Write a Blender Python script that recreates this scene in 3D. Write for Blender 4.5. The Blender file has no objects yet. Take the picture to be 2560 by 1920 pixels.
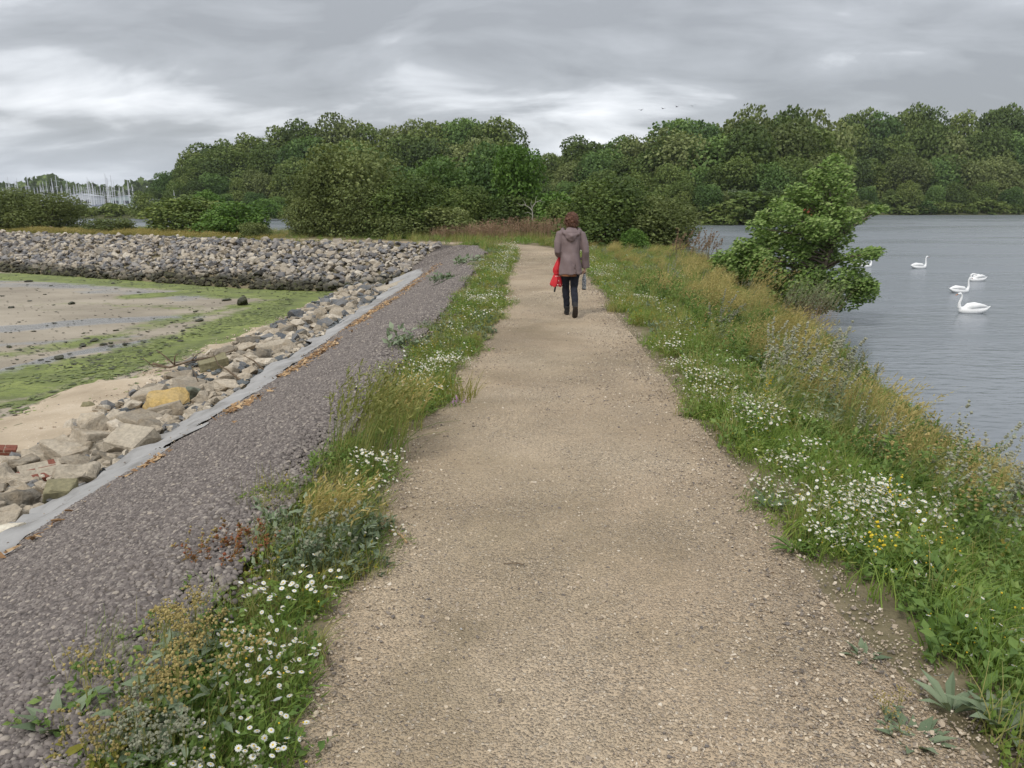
import bpy, bmesh, math, random
import numpy as np
from mathutils import Vector, Matrix, noise as mnoise

C = bpy.context.scene.collection
SC = bpy.context.scene
R = math.radians

# ------------------------------------------------------------------ camera, world, sun, exposure
F_PX, PITCH, EYE = 1923.0, R(13.3), 1.75          # measured in the 2560 px photograph
cam_d = bpy.data.cameras.new('camera')
cam_d.sensor_fit = 'HORIZONTAL'
cam_d.sensor_width = 36.0
cam_d.lens = 36.0 * F_PX / 2560.0
cam_d.clip_start = 0.05
cam_d.clip_end = 6000.0
cam = bpy.data.objects.new('camera', cam_d)
C.objects.link(cam)
cam.location = (0, 0, EYE)
cam.rotation_euler = (R(90) - PITCH, 0, 0)
SC.camera = cam

SUN_EL, SUN_AZ = R(52), R(215)                     # sun behind the viewer's left shoulder, through thin cloud
world = bpy.data.worlds.new('World')
SC.world = world
world.use_nodes = True
wn = world.node_tree
wn.nodes.clear()
def W(t, **kw):
    n = wn.nodes.new(t)
    for k, v in kw.items(): setattr(n, k, v)
    return n
def wmath(op, a, b=None, clamp=False):
    n = W('ShaderNodeMath', operation=op, use_clamp=clamp)
    for i, v in enumerate((a, b)):
        if v is None: continue
        if hasattr(v, 'links') or hasattr(v, 'is_linked'): wn.links.new(v, n.inputs[i])
        else: n.inputs[i].default_value = v
    return n.outputs[0]
w_out = W('ShaderNodeOutputWorld')
w_tc = W('ShaderNodeTexCoord')
w_sep = W('ShaderNodeSeparateXYZ')
wn.links.new(w_tc.outputs['Generated'], w_sep.inputs[0])
w_z = wmath('MAXIMUM', w_sep.outputs['Z'], 0.0)
w_den = wmath('ADD', w_z, 0.30)
w_px = wmath('DIVIDE', w_sep.outputs['X'], w_den)
w_py = wmath('DIVIDE', w_sep.outputs['Y'], w_den)
w_p = W('ShaderNodeCombineXYZ')
wn.links.new(w_px, w_p.inputs[0]); wn.links.new(w_py, w_p.inputs[1])
SKY_SEED = (8.28, 2.60, 30.32)
def wnoise(scale, detail, rough, dist, off, sx=1.0, sy=1.0):
    m = W('ShaderNodeMapping')
    m.inputs['Location'].default_value = off
    m.inputs['Scale'].default_value = (sx, sy, 1)
    wn.links.new(w_p.outputs[0], m.inputs['Vector'])
    n = W('ShaderNodeTexNoise', noise_dimensions='3D')
    n.inputs['Scale'].default_value = scale
    n.inputs['Detail'].default_value = detail
    n.inputs['Roughness'].default_value = rough
    n.inputs['Distortion'].default_value = dist
    wn.links.new(m.outputs[0], n.inputs['Vector'])
    return n.outputs['Fac']
n_big = wnoise(1.15, 2, 0.5, 0.4, SKY_SEED, 0.6, 1.0)
n_mid = wnoise(3.6, 7, 0.52, 0.35, (14.45, 10.96, 8.22), 0.6, 1.0)
n_sum = wmath('ADD', wmath('MULTIPLY', n_big, 0.55), wmath('MULTIPLY', n_mid, 0.45))
w_ramp = W('ShaderNodeValToRGB')
cr = w_ramp.color_ramp
cr.elements[0].position = 0.41; cr.elements[0].color = (0.255, 0.267, 0.285, 1)
cr.elements[1].position = 0.65; cr.elements[1].color = (0.800, 0.815, 0.840, 1)
e = cr.elements.new(0.495); e.color = (0.345, 0.360, 0.383, 1)
e = cr.elements.new(0.55); e.color = (0.530, 0.548, 0.575, 1)
wn.links.new(n_sum, w_ramp.inputs[0])
# far cloud near the horizon evens out to a pale blue grey; the overcast gets brighter towards the zenith
w_hz = W('ShaderNodeMix', data_type='RGBA')
w_hf = wmath('SUBTRACT', 0.75, wmath('MULTIPLY', w_z, 9.0), clamp=True)
wn.links.new(w_hf, w_hz.inputs['Factor'])
wn.links.new(w_ramp.outputs[0], w_hz.inputs['A'])
w_hz.inputs['B'].default_value = (0.47, 0.52, 0.60, 1)
w_gain = wmath('ADD', 1.0, wmath('MULTIPLY', w_z, 1.3))
w_cl = W('ShaderNodeBackground')
wn.links.new(w_hz.outputs['Result'], w_cl.inputs['Color'])
wn.links.new(w_gain, w_cl.inputs['Strength'])
w_sky = W('ShaderNodeTexSky', sky_type='NISHITA')
w_sky.sun_disc = False
w_sky.sun_elevation = SUN_EL
w_sky.sun_rotation = SUN_AZ
w_bg = W('ShaderNodeBackground')
w_bg.inputs['Strength'].default_value = 0.10
wn.links.new(w_sky.outputs[0], w_bg.inputs['Color'])
w_mix = W('ShaderNodeMixShader')
w_mix.inputs[0].default_value = 0.93
wn.links.new(w_bg.outputs[0], w_mix.inputs[1])
wn.links.new(w_cl.outputs[0], w_mix.inputs[2])
wn.links.new(w_mix.outputs[0], w_out.inputs['Surface'])

sun_d = bpy.data.lights.new('sun', 'SUN')
sun_d.energy = 1.5
sun_d.angle = R(12)
sun_d.color = (1.0, 0.96, 0.90)
sun = bpy.data.objects.new('sun', sun_d)
C.objects.link(sun)
_sd = Vector((math.sin(SUN_AZ) * math.cos(SUN_EL), math.cos(SUN_AZ) * math.cos(SUN_EL), math.sin(SUN_EL)))
sun.rotation_euler = _sd.to_track_quat('Z', 'Y').to_euler()
sun.location = _sd * 50

SC.render.engine = 'CYCLES'
SC.view_settings.view_transform = 'Standard'
SC.view_settings.look = 'None'
SC.view_settings.exposure = 0.40
SC.view_settings.gamma = 1.0
SC.view_settings.use_curve_mapping = False
SC.cycles.max_bounces = 6
SC.cycles.diffuse_bounces = 3
SC.cycles.glossy_bounces = 3
SC.cycles.transmission_bounces = 4
SC.cycles.transparent_max_bounces = 4
SC.cycles.volume_bounces = 0
SC.cycles.caustics_reflective = False
SC.cycles.caustics_refractive = False
SC.cycles.use_denoising = True
SC.cycles.denoiser = 'OPENIMAGEDENOISE'
SC.cycles.denoising_input_passes = 'RGB_ALBEDO_NORMAL'

# ------------------------------------------------------------------ helpers
rng = np.random.default_rng(7)
random.seed(7)

def tag(o, label=None, cat=None, group=None, kind=None):
    if label: o['label'] = label
    if cat: o['category'] = cat
    if group: o['group'] = group
    if kind: o['kind'] = kind
    return o

def empty(name, loc=(0, 0, 0), rz=0.0, scale=None):
    o = bpy.data.objects.new(name, None)
    o.empty_display_size = 0.1
    C.objects.link(o)
    o.location = loc
    o.rotation_euler = (0, 0, rz)
    if scale is not None: o.scale = scale
    return o

def copy_tree(o, parent=None):
    c = o.copy()
    C.objects.link(c)
    c.parent = parent
    for ch in list(o.children): copy_tree(ch, c)
    return c

# a pixel column / row of the photograph (shown 2212 wide) at a given distance
SX = 2560.0 / 2212.0
def _ray(dx, dy):
    u = (dx * SX - 1280) / F_PX; v = (dy * SX - 960) / F_PX
    return u, math.cos(PITCH) - v * math.sin(PITCH), -math.sin(PITCH) - v * math.cos(PITCH)
def at(dx, dy, z=0.0):
    a, b, c = _ray(dx, dy); t = (z - EYE) / c
    return t * a, t * b
def atY(dx, dy, Y):
    a, b, c = _ray(dx, dy); t = Y / b
    return t * a, Y, EYE + t * c

class G:
    """Collects faces with a material slot and a per-vertex variation value, then makes one mesh."""
    def __init__(s): s.v = []; s.f = []; s.m = []; s.a = []; s.n = 0
    def add(s, v, f, mat=0, a=0.5):
        v = np.asarray(v, float).reshape(-1, 3)
        s.v.append(v); s.f.append((np.asarray(f, np.int64) + s.n)); s.m.append(mat)
        s.a.append(np.broadcast_to(np.asarray(a, float), (len(v),)).copy()); s.n += len(v)
    def stamp(s, tpl, M, P, a=None, mat=None):
        """tpl = list of (verts, faces, slot); M (n,3,3) columns x,y,z axes; P (n,3)."""
        n = len(P)
        if n == 0: return
        M = np.asarray(M, float); P = np.asarray(P, float)
        if a is None: a = rng.random(n)
        for tv, tf, slot in tpl:
            tv = np.asarray(tv, float); tf = np.asarray(tf)
            V = np.einsum('nij,kj->nki', M, tv) + P[:, None, :]
            Fc = tf[None, :, :] + (np.arange(n) * len(tv))[:, None, None]
            s.add(V.reshape(-1, 3), Fc.reshape(-1, tf.shape[1]), slot if mat is None else mat, np.repeat(a, len(tv)))
    def mesh(s, name, mats, smooth=False):
        me = bpy.data.meshes.new(name)
        V = np.concatenate(s.v); A = np.concatenate(s.a)
        tot = np.concatenate([np.full(len(f), f.shape[1]) for f in s.f])
        loops = np.concatenate([f.ravel() for f in s.f])
        mi = np.concatenate([np.full(len(f), m) for f, m in zip(s.f, s.m)])
        me.vertices.add(len(V)); me.vertices.foreach_set('co', V.ravel().astype(np.float32))
        me.loops.add(len(loops)); me.loops.foreach_set('vertex_index', loops.astype(np.int32))
        me.polygons.add(len(tot))
        st = np.concatenate([[0], np.cumsum(tot)[:-1]])
        me.polygons.foreach_set('loop_start', st.astype(np.int32))
        me.polygons.foreach_set('material_index', mi.astype(np.int32))
        me.polygons.foreach_set('use_smooth', np.full(len(tot), smooth))
        at_ = me.attributes.new('vary', 'FLOAT', 'POINT'); at_.data.foreach_set('value', A.astype(np.float32))
        for m in (mats if isinstance(mats, (list, tuple)) else [mats]): me.materials.append(m)
        me.update(calc_edges=True)
        me.validate()
        return me
    def build(s, name, mats, parent=None, smooth=False, link=True):
        o = bpy.data.objects.new(name, s.mesh(name, mats, smooth))
        if link: C.objects.link(o)
        if parent is not None: o.parent = parent
        return o

def nrm(v): 
    v = np.asarray(v, float); return v / np.maximum(np.linalg.norm(v, axis=-1, keepdims=True), 1e-9)
def frames(d, roll_ref=None, jitter=1.0):
    """Rotation matrices whose Y axis is d; Z axis is roll_ref (n,3) made orthogonal, else random."""
    d = nrm(d); n = len(d)
    r = rng.normal(size=(n, 3)) * jitter
    if roll_ref is not None: r = r + np.asarray(roll_ref, float)
    z = nrm(r - d * np.sum(r * d, 1, keepdims=True))
    x = np.cross(d, z)
    return np.stack([x, d, z], axis=2)
def scaled(Mx, sx, sy, sz):
    n = len(Mx)
    S = np.stack([np.broadcast_to(sx, n), np.broadcast_to(sy, n), np.broadcast_to(sz, n)], 1)
    return Mx * S[:, None, :]

def tube(g, pts, rad, seg=6, mat=0, a=0.5, ref=(0.13, 0.2, 0.97), cap=True, flat=None):
    """Tube along pts; rad scalar, list, or list of (rx, ry)."""
    p = np.asarray(pts, float); n = len(p)
    r = np.asarray(rad, float)
    if r.ndim == 0: r = np.full((n, 2), float(r))
    elif r.ndim == 1: r = np.stack([r, r], 1)
    t = nrm(np.gradient(p, axis=0))
    ref = np.asarray(ref, float)
    x = np.empty((n, 3)); c0 = np.cross(t[0], ref)
    if np.linalg.norm(c0) < 0.15: c0 = np.cross(t[0], np.array([1.0, 0.1, 0.0]))
    x[0] = nrm(c0)
    for i in range(1, n): x[i] = nrm(x[i - 1] - t[i] * (x[i - 1] @ t[i]))       # carried along without twist
    y = np.cross(x, t)
    th = np.arange(seg) / seg * 2 * math.pi
    ring = p[:, None, :] + x[:, None, :] * (np.cos(th)[None, :, None] * r[:, None, None, 0]) + y[:, None, :] * (np.sin(th)[None, :, None] * r[:, None, None, 1])
    V = ring.reshape(-1, 3)
    f = []
    for i in range(n - 1):
        for k in range(seg):
            f.append((i * seg + k, i * seg + (k + 1) % seg, (i + 1) * seg + (k + 1) % seg, (i + 1) * seg + k))
    g.add(V, f, mat, a)
    if cap:
        for i, s in ((0, -1), (n - 1, 1)):
            c = np.concatenate([ring[i], p[i][None]])
            ff = [(k, (k + 1) % seg, seg) if s > 0 else ((k + 1) % seg, k, seg) for k in range(seg)]
            g.add(c, ff, mat, a)

def bxm(g, c, s, mat=0, a=0.5, rz=0.0):
    x, y, z = [q / 2 for q in s]
    v = np.array([(i * x, j * y, k * z) for k in (-1, 1) for j in (-1, 1) for i in (-1, 1)])
    cs, sn = math.cos(rz), math.sin(rz)
    v = np.stack([v[:, 0] * cs - v[:, 1] * sn, v[:, 0] * sn + v[:, 1] * cs, v[:, 2]], 1) + np.asarray(c, float)
    g.add(v, [(0, 2, 3, 1), (4, 5, 7, 6), (0, 1, 5, 4), (2, 6, 7, 3), (0, 4, 6, 2), (1, 3, 7, 5)], mat, a)

def remesh(o, voxel, smooth=4, disp=None, decimate=None):
    """Fuse an object's overlapping closed shells into one continuous surface."""
    m = o.modifiers.new('r', 'REMESH'); m.mode = 'VOXEL'; m.voxel_size = voxel; m.use_smooth_shade = True
    if smooth:
        m = o.modifiers.new('s', 'SMOOTH'); m.iterations = smooth; m.factor = 0.5
    if decimate:
        m = o.modifiers.new('d', 'DECIMATE'); m.ratio = decimate
    dg = bpy.context.evaluated_depsgraph_get()
    me = bpy.data.meshes.new_from_object(o.evaluated_get(dg))
    old = o.data
    mats = [x for x in old.materials]
    o.modifiers.clear(); o.data = me; me.name = old.name
    if disp: disp(me)
    me.polygons.foreach_set('use_smooth', np.ones(len(me.polygons), bool))
    return o

# instancing for what nobody could count: points carry rotation, scale and which shape they show
def scatter(name, protos, pos, rot, scl, idx, kind='stuff'):
    n = len(pos)
    me = bpy.data.meshes.new(name)
    me.vertices.add(n); me.vertices.foreach_set('co', np.asarray(pos, np.float32).ravel())
    def A(nm, t, k, v): me.attributes.new(nm, t, 'POINT').data.foreach_set(k, v)
    scl = np.asarray(scl, float)
    if scl.ndim == 1: scl = np.repeat(scl[:, None], 3, 1)
    A('turn', 'FLOAT_VECTOR', 'vector', np.asarray(rot, np.float32).ravel())
    A('size', 'FLOAT_VECTOR', 'vector', scl.astype(np.float32).ravel())
    A('which', 'INT', 'value', np.asarray(idx, np.int32))
    o = bpy.data.objects.new(name, me); C.objects.link(o); o['kind'] = kind
    ng = bpy.data.node_groups.new(name, 'GeometryNodeTree')
    ng.interface.new_socket('Geometry', in_out='INPUT', socket_type='NodeSocketGeometry')
    ng.interface.new_socket('Geometry', in_out='OUTPUT', socket_type='NodeSocketGeometry')
    N = ng.nodes.new; L = ng.links.new
    gi = N('NodeGroupInput'); go = N('NodeGroupOutput'); iop = N('GeometryNodeInstanceOnPoints'); jn = N('GeometryNodeJoinGeometry')
    for p in reversed(protos):
        oi = N('GeometryNodeObjectInfo'); oi.transform_space = 'ORIGINAL'; oi.inputs['Object'].default_value = p
        g2 = N('GeometryNodeGeometryToInstance')
        L(oi.outputs['Geometry'], g2.inputs[0]); L(g2.outputs[0], jn.inputs[0])
    def na(nm, t):
        x = N('GeometryNodeInputNamedAttribute'); x.data_type = t; x.inputs[0].default_value = nm; return x.outputs[0]
    L(gi.outputs[0], iop.inputs['Points']); L(jn.outputs[0], iop.inputs['Instance'])
    iop.inputs['Pick Instance'].default_value = True
    L(na('which', 'INT'), iop.inputs['Instance Index']); L(na('turn', 'FLOAT_VECTOR'), iop.inputs['Rotation']); L(na('size', 'FLOAT_VECTOR'), iop.inputs['Scale'])
    L(iop.outputs[0], go.inputs[0])
    md = o.modifiers.new('scatter', 'NODES'); md.node_group = ng
    return o

# ------------------------------------------------------------------ materials
class NT:
    def __init__(s, name, rough=0.8, spec=0.3):
        s.m = bpy.data.materials.new(name); s.m.use_nodes = True
        s.t = s.m.node_tree; s.b = s.t.nodes['Principled BSDF']
        s.b.inputs['Roughness'].default_value = rough
        s.b.inputs['Specular IOR Level'].default_value = spec
    def n(s, t, **kw):
        x = s.t.nodes.new(t)
        for k, v in kw.items(): setattr(x, k, v)
        return x
    def l(s, a, b): s.t.links.new(a, b)
    def pos(s, scale=(1, 1, 1), loc=(0, 0, 0), obj=False):
        if obj: src = s.n('ShaderNodeTexCoord').outputs['Object']
        else: src = s.n('ShaderNodeNewGeometry').outputs['Position']
        mp = s.n('ShaderNodeMapping'); mp.inputs['Scale'].default_value = scale; mp.inputs['Location'].default_value = loc
        s.l(src, mp.inputs['Vector']); return mp.outputs[0]
    def noise(s, vec, scale, detail=4, rough=0.55, dist=0.0):
        x = s.n('ShaderNodeTexNoise'); x.inputs['Scale'].default_value = scale; x.inputs['Detail'].default_value = detail
        x.inputs['Roughness'].default_value = rough; x.inputs['Distortion'].default_value = dist
        if vec is not None: s.l(vec, x.inputs['Vector'])
        return x.outputs['Fac']
    def voro(s, vec, scale, feature='F1', rnd=1.0):
        x = s.n('ShaderNodeTexVoronoi', feature=feature); x.inputs['Scale'].default_value = scale; x.inputs['Randomness'].default_value = rnd
        s.l(vec, x.inputs['Vector']); return x
    def ramp(s, fac, stops, interp='LINEAR'):
        x = s.n('ShaderNodeValToRGB'); c = x.color_ramp; c.interpolation = interp
        while len(c.elements) < len(stops): c.elements.new(0.5)
        for e_, (p, col) in zip(c.elements, stops):
            e_.position = p; e_.color = (*col, 1) if len(col) == 3 else col
        s.l(fac, x.inputs[0]); return x.outputs[0]
    def gray(s, fac, a, b, lo=0.0, hi=1.0):
        x = s.n('ShaderNodeMapRange'); x.inputs[1].default_value = a; x.inputs[2].default_value = b
        x.inputs[3].default_value = lo; x.inputs[4].default_value = hi; x.clamp = True
        s.l(fac, x.inputs[0]); return x.outputs[0]
    def math(s, op, a, b=None, clamp=False):
        x = s.n('ShaderNodeMath', operation=op); x.use_clamp = clamp
        for i, v in enumerate((a, b)):
            if v is None: continue
            if isinstance(v, (int, float)): x.inputs[i].default_value = v
            else: s.l(v, x.inputs[i])
        return x.outputs[0]
    def mix(s, fac, a, b, blend='MIX'):
        x = s.n('ShaderNodeMix', data_type='RGBA', blend_type=blend)
        for sock, v in (('Factor', fac), ('A', a), ('B', b)):
            if isinstance(v, (int, float)): x.inputs[sock].default_value = v
            elif isinstance(v, tuple): x.inputs[sock].default_value = (*v, 1) if len(v) == 3 else v
            else: s.l(v, x.inputs[sock])
        return x.outputs['Result']
    def attr(s, name):
        x = s.n('ShaderNodeAttribute'); x.attribute_name = name; return x.outputs['Fac']
    def rand(s): return s.n('ShaderNodeObjectInfo').outputs['Random']
    def color(s, c):
        if isinstance(c, tuple): s.b.inputs['Base Color'].default_value = (*c, 1)
        else: s.l(c, s.b.inputs['Base Color'])
    def bump(s, h, strength=0.5, dist=0.01):
        x = s.n('ShaderNodeBump'); x.inputs['Strength'].default_value = strength; x.inputs['Distance'].default_value = dist
        s.l(h, x.inputs['Height']); s.l(x.outputs[0], s.b.inputs['Normal']); return x

def leaf_mat(name, cols, trans=0.3, rough=0.55, wr=0.5, spec=0.25):
    """cols: three tones; each plant and each leaf gets its own place between them."""
    k = NT(name, rough, spec)
    fac = k.math('ADD', k.math('MULTIPLY', k.rand(), wr), k.math('MULTIPLY', k.attr('vary'), 1 - wr))
    col = k.ramp(fac, [(0.1, cols[0]), (0.5, cols[1]), (0.9, cols[2])])
    k.color(col)
    if trans > 0:
        tr = k.n('ShaderNodeBsdfTranslucent'); mx = k.n('ShaderNodeMixShader'); mx.inputs[0].default_value = trans
        gm = k.mix(1.0, col, (1.0, 1.0, 0.55), 'MULTIPLY')
        k.l(gm, tr.inputs['Color'])
        k.l(k.b.outputs[0], mx.inputs[1]); k.l(tr.outputs[0], mx.inputs[2])
        k.l(mx.outputs[0], k.t.nodes['Material Output'].inputs['Surface'])
    return k.m
def plain(name, col, rough=0.7, spec=0.3, var=0.25, scale=20.0, bump=0.0):
    k = NT(name, rough, spec)
    p = k.pos(obj=True)
    f = k.noise(p, scale, 5)
    lo = tuple(c * (1 - var) for c in col); hi = tuple(min(1, c * (1 + var)) for c in col)
    k.color(k.ramp(f, [(0.3, lo), (0.7, hi)]))
    if bump: k.bump(f, bump, 0.01)
    return k.m

# ------------------------------------------------------------------ terrain of the causeway
CREST = np.array([(-1.75, -14), (-1.75, 3.5), (-1.6, 8), (-1.4, 13), (-1.25, 20), (-1.2, 28), (-1.7, 31.5), (-3.5, 33.2), (-9.5, 35), (-19.8, 40.5), (-29, 45), (-80, 70)], float)
POND = np.array([(5.0, -14), (5.4, 3), (5.8, 8), (6.8, 14), (7.7, 18), (8.6, 22), (9.4, 27), (9.9, 33), (9.3, 40), (5, 47), (-3, 51), (-15, 54), (-30, 60), (-80, 86)], float)
PATHC = np.array([(0.4, -14, 1.22), (0.4, 2, 1.17), (0.36, 3.3, 1.12), (0.36, 5.2, 1.14), (0.5, 8, 1.10), (0.62, 10.5, 1.02), (0.75, 13, 0.98), (0.82, 18, 1.0), (1.0, 25, 0.85), (1.0, 29, 0.85), (0.7, 31.2, 0.85), (-0.7, 33.4, 0.8), (-5, 35.4, 0.7), (-12, 38.6, 0.6), (-20, 42.9, 0.6), (-30, 48, 0.6), (-60, 62, 0.6)], float)
WATER_Z, MUD_Z = -1.6, -1.66

def seg_dist(x, y, P, signed=False):
    """Distance to a polyline; signed is positive to its right (seen along it). Also the parameter along it."""
    p = np.stack([np.asarray(x, float).ravel(), np.asarray(y, float).ravel()], 1)
    best = np.full(len(p), 1e9); sg = np.ones(len(p)); par = np.zeros(len(p))
    for i in range(len(P) - 1):
        a, b = P[i, :2], P[i + 1, :2]; d = b - a; L2 = d @ d
        t = np.clip(((p - a) @ d) / L2, 0, 1)
        q = a + t[:, None] * d
        e_ = p - q; ds = np.hypot(e_[:, 0], e_[:, 1])
        cr_ = d[0] * (p[:, 1] - a[1]) - d[1] * (p[:, 0] - a[0])
        m = ds < best - 1e-9
        best[m] = ds[m]; sg[m] = np.where(cr_[m] > 0, -1, 1); par[m] = i + t[m]
    sh = np.shape(x)
    return (best * (sg if signed else 1)).reshape(sh), par.reshape(sh)
def d_bay(x, y): return seg_dist(x, y, CREST, True)[0]           # positive on the causeway, negative towards the bay
def d_pond(x, y): return -seg_dist(x, y, POND, True)[0]           # positive on the causeway, negative over the pond
def d_path(x, y):
    d, par = seg_dist(x, y, PATHC)
    hw = np.interp(par, np.arange(len(PATHC)), PATHC[:, 2])
    return d - hw
def vnoise(x, y, s, seed=0):
    """Smooth value noise, vectorised."""
    x = np.asarray(x, float) * s + seed * 17.3; y = np.asarray(y, float) * s - seed * 9.1
    xi = np.floor(x).astype(np.int64); yi = np.floor(y).astype(np.int64); fx = x - xi; fy = y - yi
    fx = fx * fx * (3 - 2 * fx); fy = fy * fy * (3 - 2 * fy)
    def h(a, b):
        n = (a * 374761393 + b * 668265263 + seed * 1442695) & 0x7fffffff
        n = ((n ^ (n >> 13)) * 1274126177) & 0x7fffffff
        return ((n ^ (n >> 16)) & 0xffff) / 65535.0
    return (h(xi, yi) * (1 - fx) + h(xi + 1, yi) * fx) * (1 - fy) + (h(xi, yi + 1) * (1 - fx) + h(xi + 1, yi + 1) * fx) * fy
def smin(a, b, k):
    h = np.clip(0.5 + 0.5 * (b - a) / k, 0, 1)
    return b * (1 - h) + a * h - k * h * (1 - h)
def zg(x, y):
    """Height of the causeway's surface."""
    x = np.asarray(x, float); y = np.asarray(y, float)
    zb = np.maximum(0.42 * d_bay(x, y) + 0.03, -1.72)
    zp = np.maximum(-1.6 + 0.46 * d_pond(x, y), -2.3)
    z = smin(smin(zb, zp, 0.12), np.zeros_like(zb), 0.12)
    return z
def grid_obj(name, x0, x1, nx, y0, y1, ny, zf, mat, keep=None, attrs=None):
    xs = np.linspace(x0, x1, nx); ys = np.linspace(y0, y1, ny)
    X, Y = np.meshgrid(xs, ys); Z = zf(X, Y)
    V = np.stack([X, Y, Z], 2).reshape(-1, 3)
    i = np.arange((ny - 1) * (nx - 1)); r = i // (nx - 1); c = i % (nx - 1); b = r * nx + c
    f = np.stack([b, b + 1, b + 1 + nx, b + nx], 1)
    if keep is not None:
        k = keep(X, Y).ravel(); f = f[k[f].any(1)]
        used = np.unique(f); mp = np.full(len(V), -1); mp[used] = np.arange(len(used)); f = mp[f]; V = V[used]
        X = X.ravel()[used]; Y = Y.ravel()[used]
    g = G(); g.add(V, f, 0, 0.5)
    o = g.build(name, mat, smooth=True)
    for nm, fn in (attrs or {}).items():
        o.data.attributes.new(nm, 'FLOAT', 'POINT').data.foreach_set('value', fn(X.ravel(), Y.ravel()).astype(np.float32))
    return o
def ribbon(name, A, B, n, m, zf, mat, wob=0.0, seed=0):
    """Sheet between two polylines, n stations along, m across."""
    def res(P, k):
        P = np.asarray(P, float); L = np.concatenate([[0], np.cumsum(np.hypot(*np.diff(P[:, :2], axis=0).T))])
        t = np.linspace(0, L[-1], k); return np.stack([np.interp(t, L, P[:, 0]), np.interp(t, L, P[:, 1])], 1)
    a, b = res(A, n), res(B, n)
    if wob:
        t = np.arange(n)
        dirv = nrm(b - a)
        a = a + dirv * ((vnoise(t * 0.11, t * 0 + 3, 1, seed) - 0.5) * wob)[:, None]
        b = b + dirv * ((vnoise(t * 0.11, t * 0 + 9, 1, seed + 1) - 0.5) * wob)[:, None]
    w = np.linspace(0, 1, m)
    XY = a[:, None] * (1 - w)[None, :, None] + b[:, None] * w[None, :, None]
    Z = zf(XY[..., 0], XY[..., 1], np.broadcast_to(w[None, :], (n, m)))
    V = np.concatenate([XY, Z[..., None]], 2).reshape(-1, 3)
    i = np.arange((n - 1) * (m - 1)); r = i // (m - 1); c = i % (m - 1); q = r * m + c
    f = np.stack([q, q + 1, q + 1 + m, q + m], 1)
    g = G(); g.add(V, f, 0, 0.5)
    o = g.build(name, mat, smooth=True)
    return o

# --- ground materials
k = NT('soil', 0.95, 0.15)
p = k.pos()
k.color(k.ramp(k.noise(p, 3.0, 8), [(0.3, (0.10, 0.085, 0.05)), (0.5, (0.17, 0.145, 0.085)), (0.7, (0.26, 0.21, 0.14))]))
k.bump(k.noise(p, 30, 6), 0.8, 0.02)
SOIL = k.m

k = NT('gravel_path', 0.92, 0.2)
p = k.pos()
big = k.noise(p, 0.55, 4, 0.5, 0.4)
base = k.ramp(big, [(0.33, (0.295, 0.225, 0.150)), (0.47, (0.44, 0.34, 0.230)), (0.62, (0.545, 0.435, 0.305))])
base = k.mix(k.gray(k.noise(p, 0.33, 5, 0.6, 0.6), 0.49, 0.63, 0, 0.75), base, (0.235, 0.190, 0.115))
base = k.mix(k.gray(k.noise(p, 2.3, 6, 0.65), 0.5, 0.72, 0, 0.45), base, (0.27, 0.215, 0.15))
dark_patch = k.math('MULTIPLY', k.attr('dark_patch'), k.gray(k.noise(p, 1.6, 6, 0.62), 0.30, 0.58))
base = k.mix(k.math('MULTIPLY', dark_patch, 0.8), base, (0.205, 0.165, 0.100))  # gravel colour turns darker olive brown in the marked patches
v1 = k.voro(p, 62.0); v2 = k.voro(p, 120.0)
sepc = k.n('ShaderNodeSeparateColor'); k.l(v1.outputs['Color'], sepc.inputs[0])
sep2 = k.n('ShaderNodeSeparateColor'); k.l(v2.outputs['Color'], sep2.inputs[0])
peb = k.ramp(sepc.outputs[0], [(0.0, (0.17, 0.145, 0.12)), (0.3, (0.31, 0.25, 0.185)), (0.7, (0.44, 0.365, 0.275)), (1.0, (0.66, 0.59, 0.48))])
peb2 = k.ramp(sep2.outputs[1], [(0.0, (0.21, 0.17, 0.13)), (0.5, (0.40, 0.315, 0.22)), (1.0, (0.58, 0.49, 0.37))])
amount = k.math('MULTIPLY', k.gray(k.noise(p, 1.1, 6, 0.6), 0.36, 0.60, 0.3, 0.95), k.math('SUBTRACT', 1.0, k.math('MULTIPLY', dark_patch, 0.55)))
col = k.mix(k.math('MULTIPLY', amount, k.gray(v2.outputs['Distance'], 0.35, 0.6, 1, 0)), base, peb2)
col = k.mix(k.math('MULTIPLY', amount, k.math('MULTIPLY', k.gray(v1.outputs['Distance'], 0.25, 0.5, 1, 0), k.gray(sepc.outputs[1], 0.45, 0.6, 0, 1))), col, peb)
k.color(col)
h = k.math('ADD', k.math('MULTIPLY', k.gray(v1.outputs['Distance'], 0.0, 0.6, 1, 0), amount), k.math('MULTIPLY', k.gray(v2.outputs['Distance'], 0, 0.6, 1, 0), 0.5))
h = k.math('ADD', h, k.math('MULTIPLY', k.noise(p, 9, 6), 1.2))
k.bump(h, 1.0, 0.016)
PATHM = k.m

k = NT('open_stone_asphalt', 0.9, 0.25)
p = k.pos()
v1 = k.voro(p, 26.0); sepc = k.n('ShaderNodeSeparateColor'); k.l(v1.outputs['Color'], sepc.inputs[0])
col = k.ramp(sepc.outputs[0], [(0.0, (0.080, 0.068, 0.061)), (0.5, (0.140, 0.120, 0.108)), (1.0, (0.22, 0.195, 0.172))])
col = k.mix(k.gray(v1.outputs['Distance'], 0.25, 0.62, 0, 0.75), col, (0.05, 0.042, 0.038))
col = k.mix(k.gray(k.noise(p, 0.8, 4), 0.45, 0.75, 0, 0.5), col, (0.24, 0.19, 0.14))
k.color(col)
k.bump(k.gray(v1.outputs['Distance'], 0, 0.6, 1, 0), 1.0, 0.025)
ASPH = k.m

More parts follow.
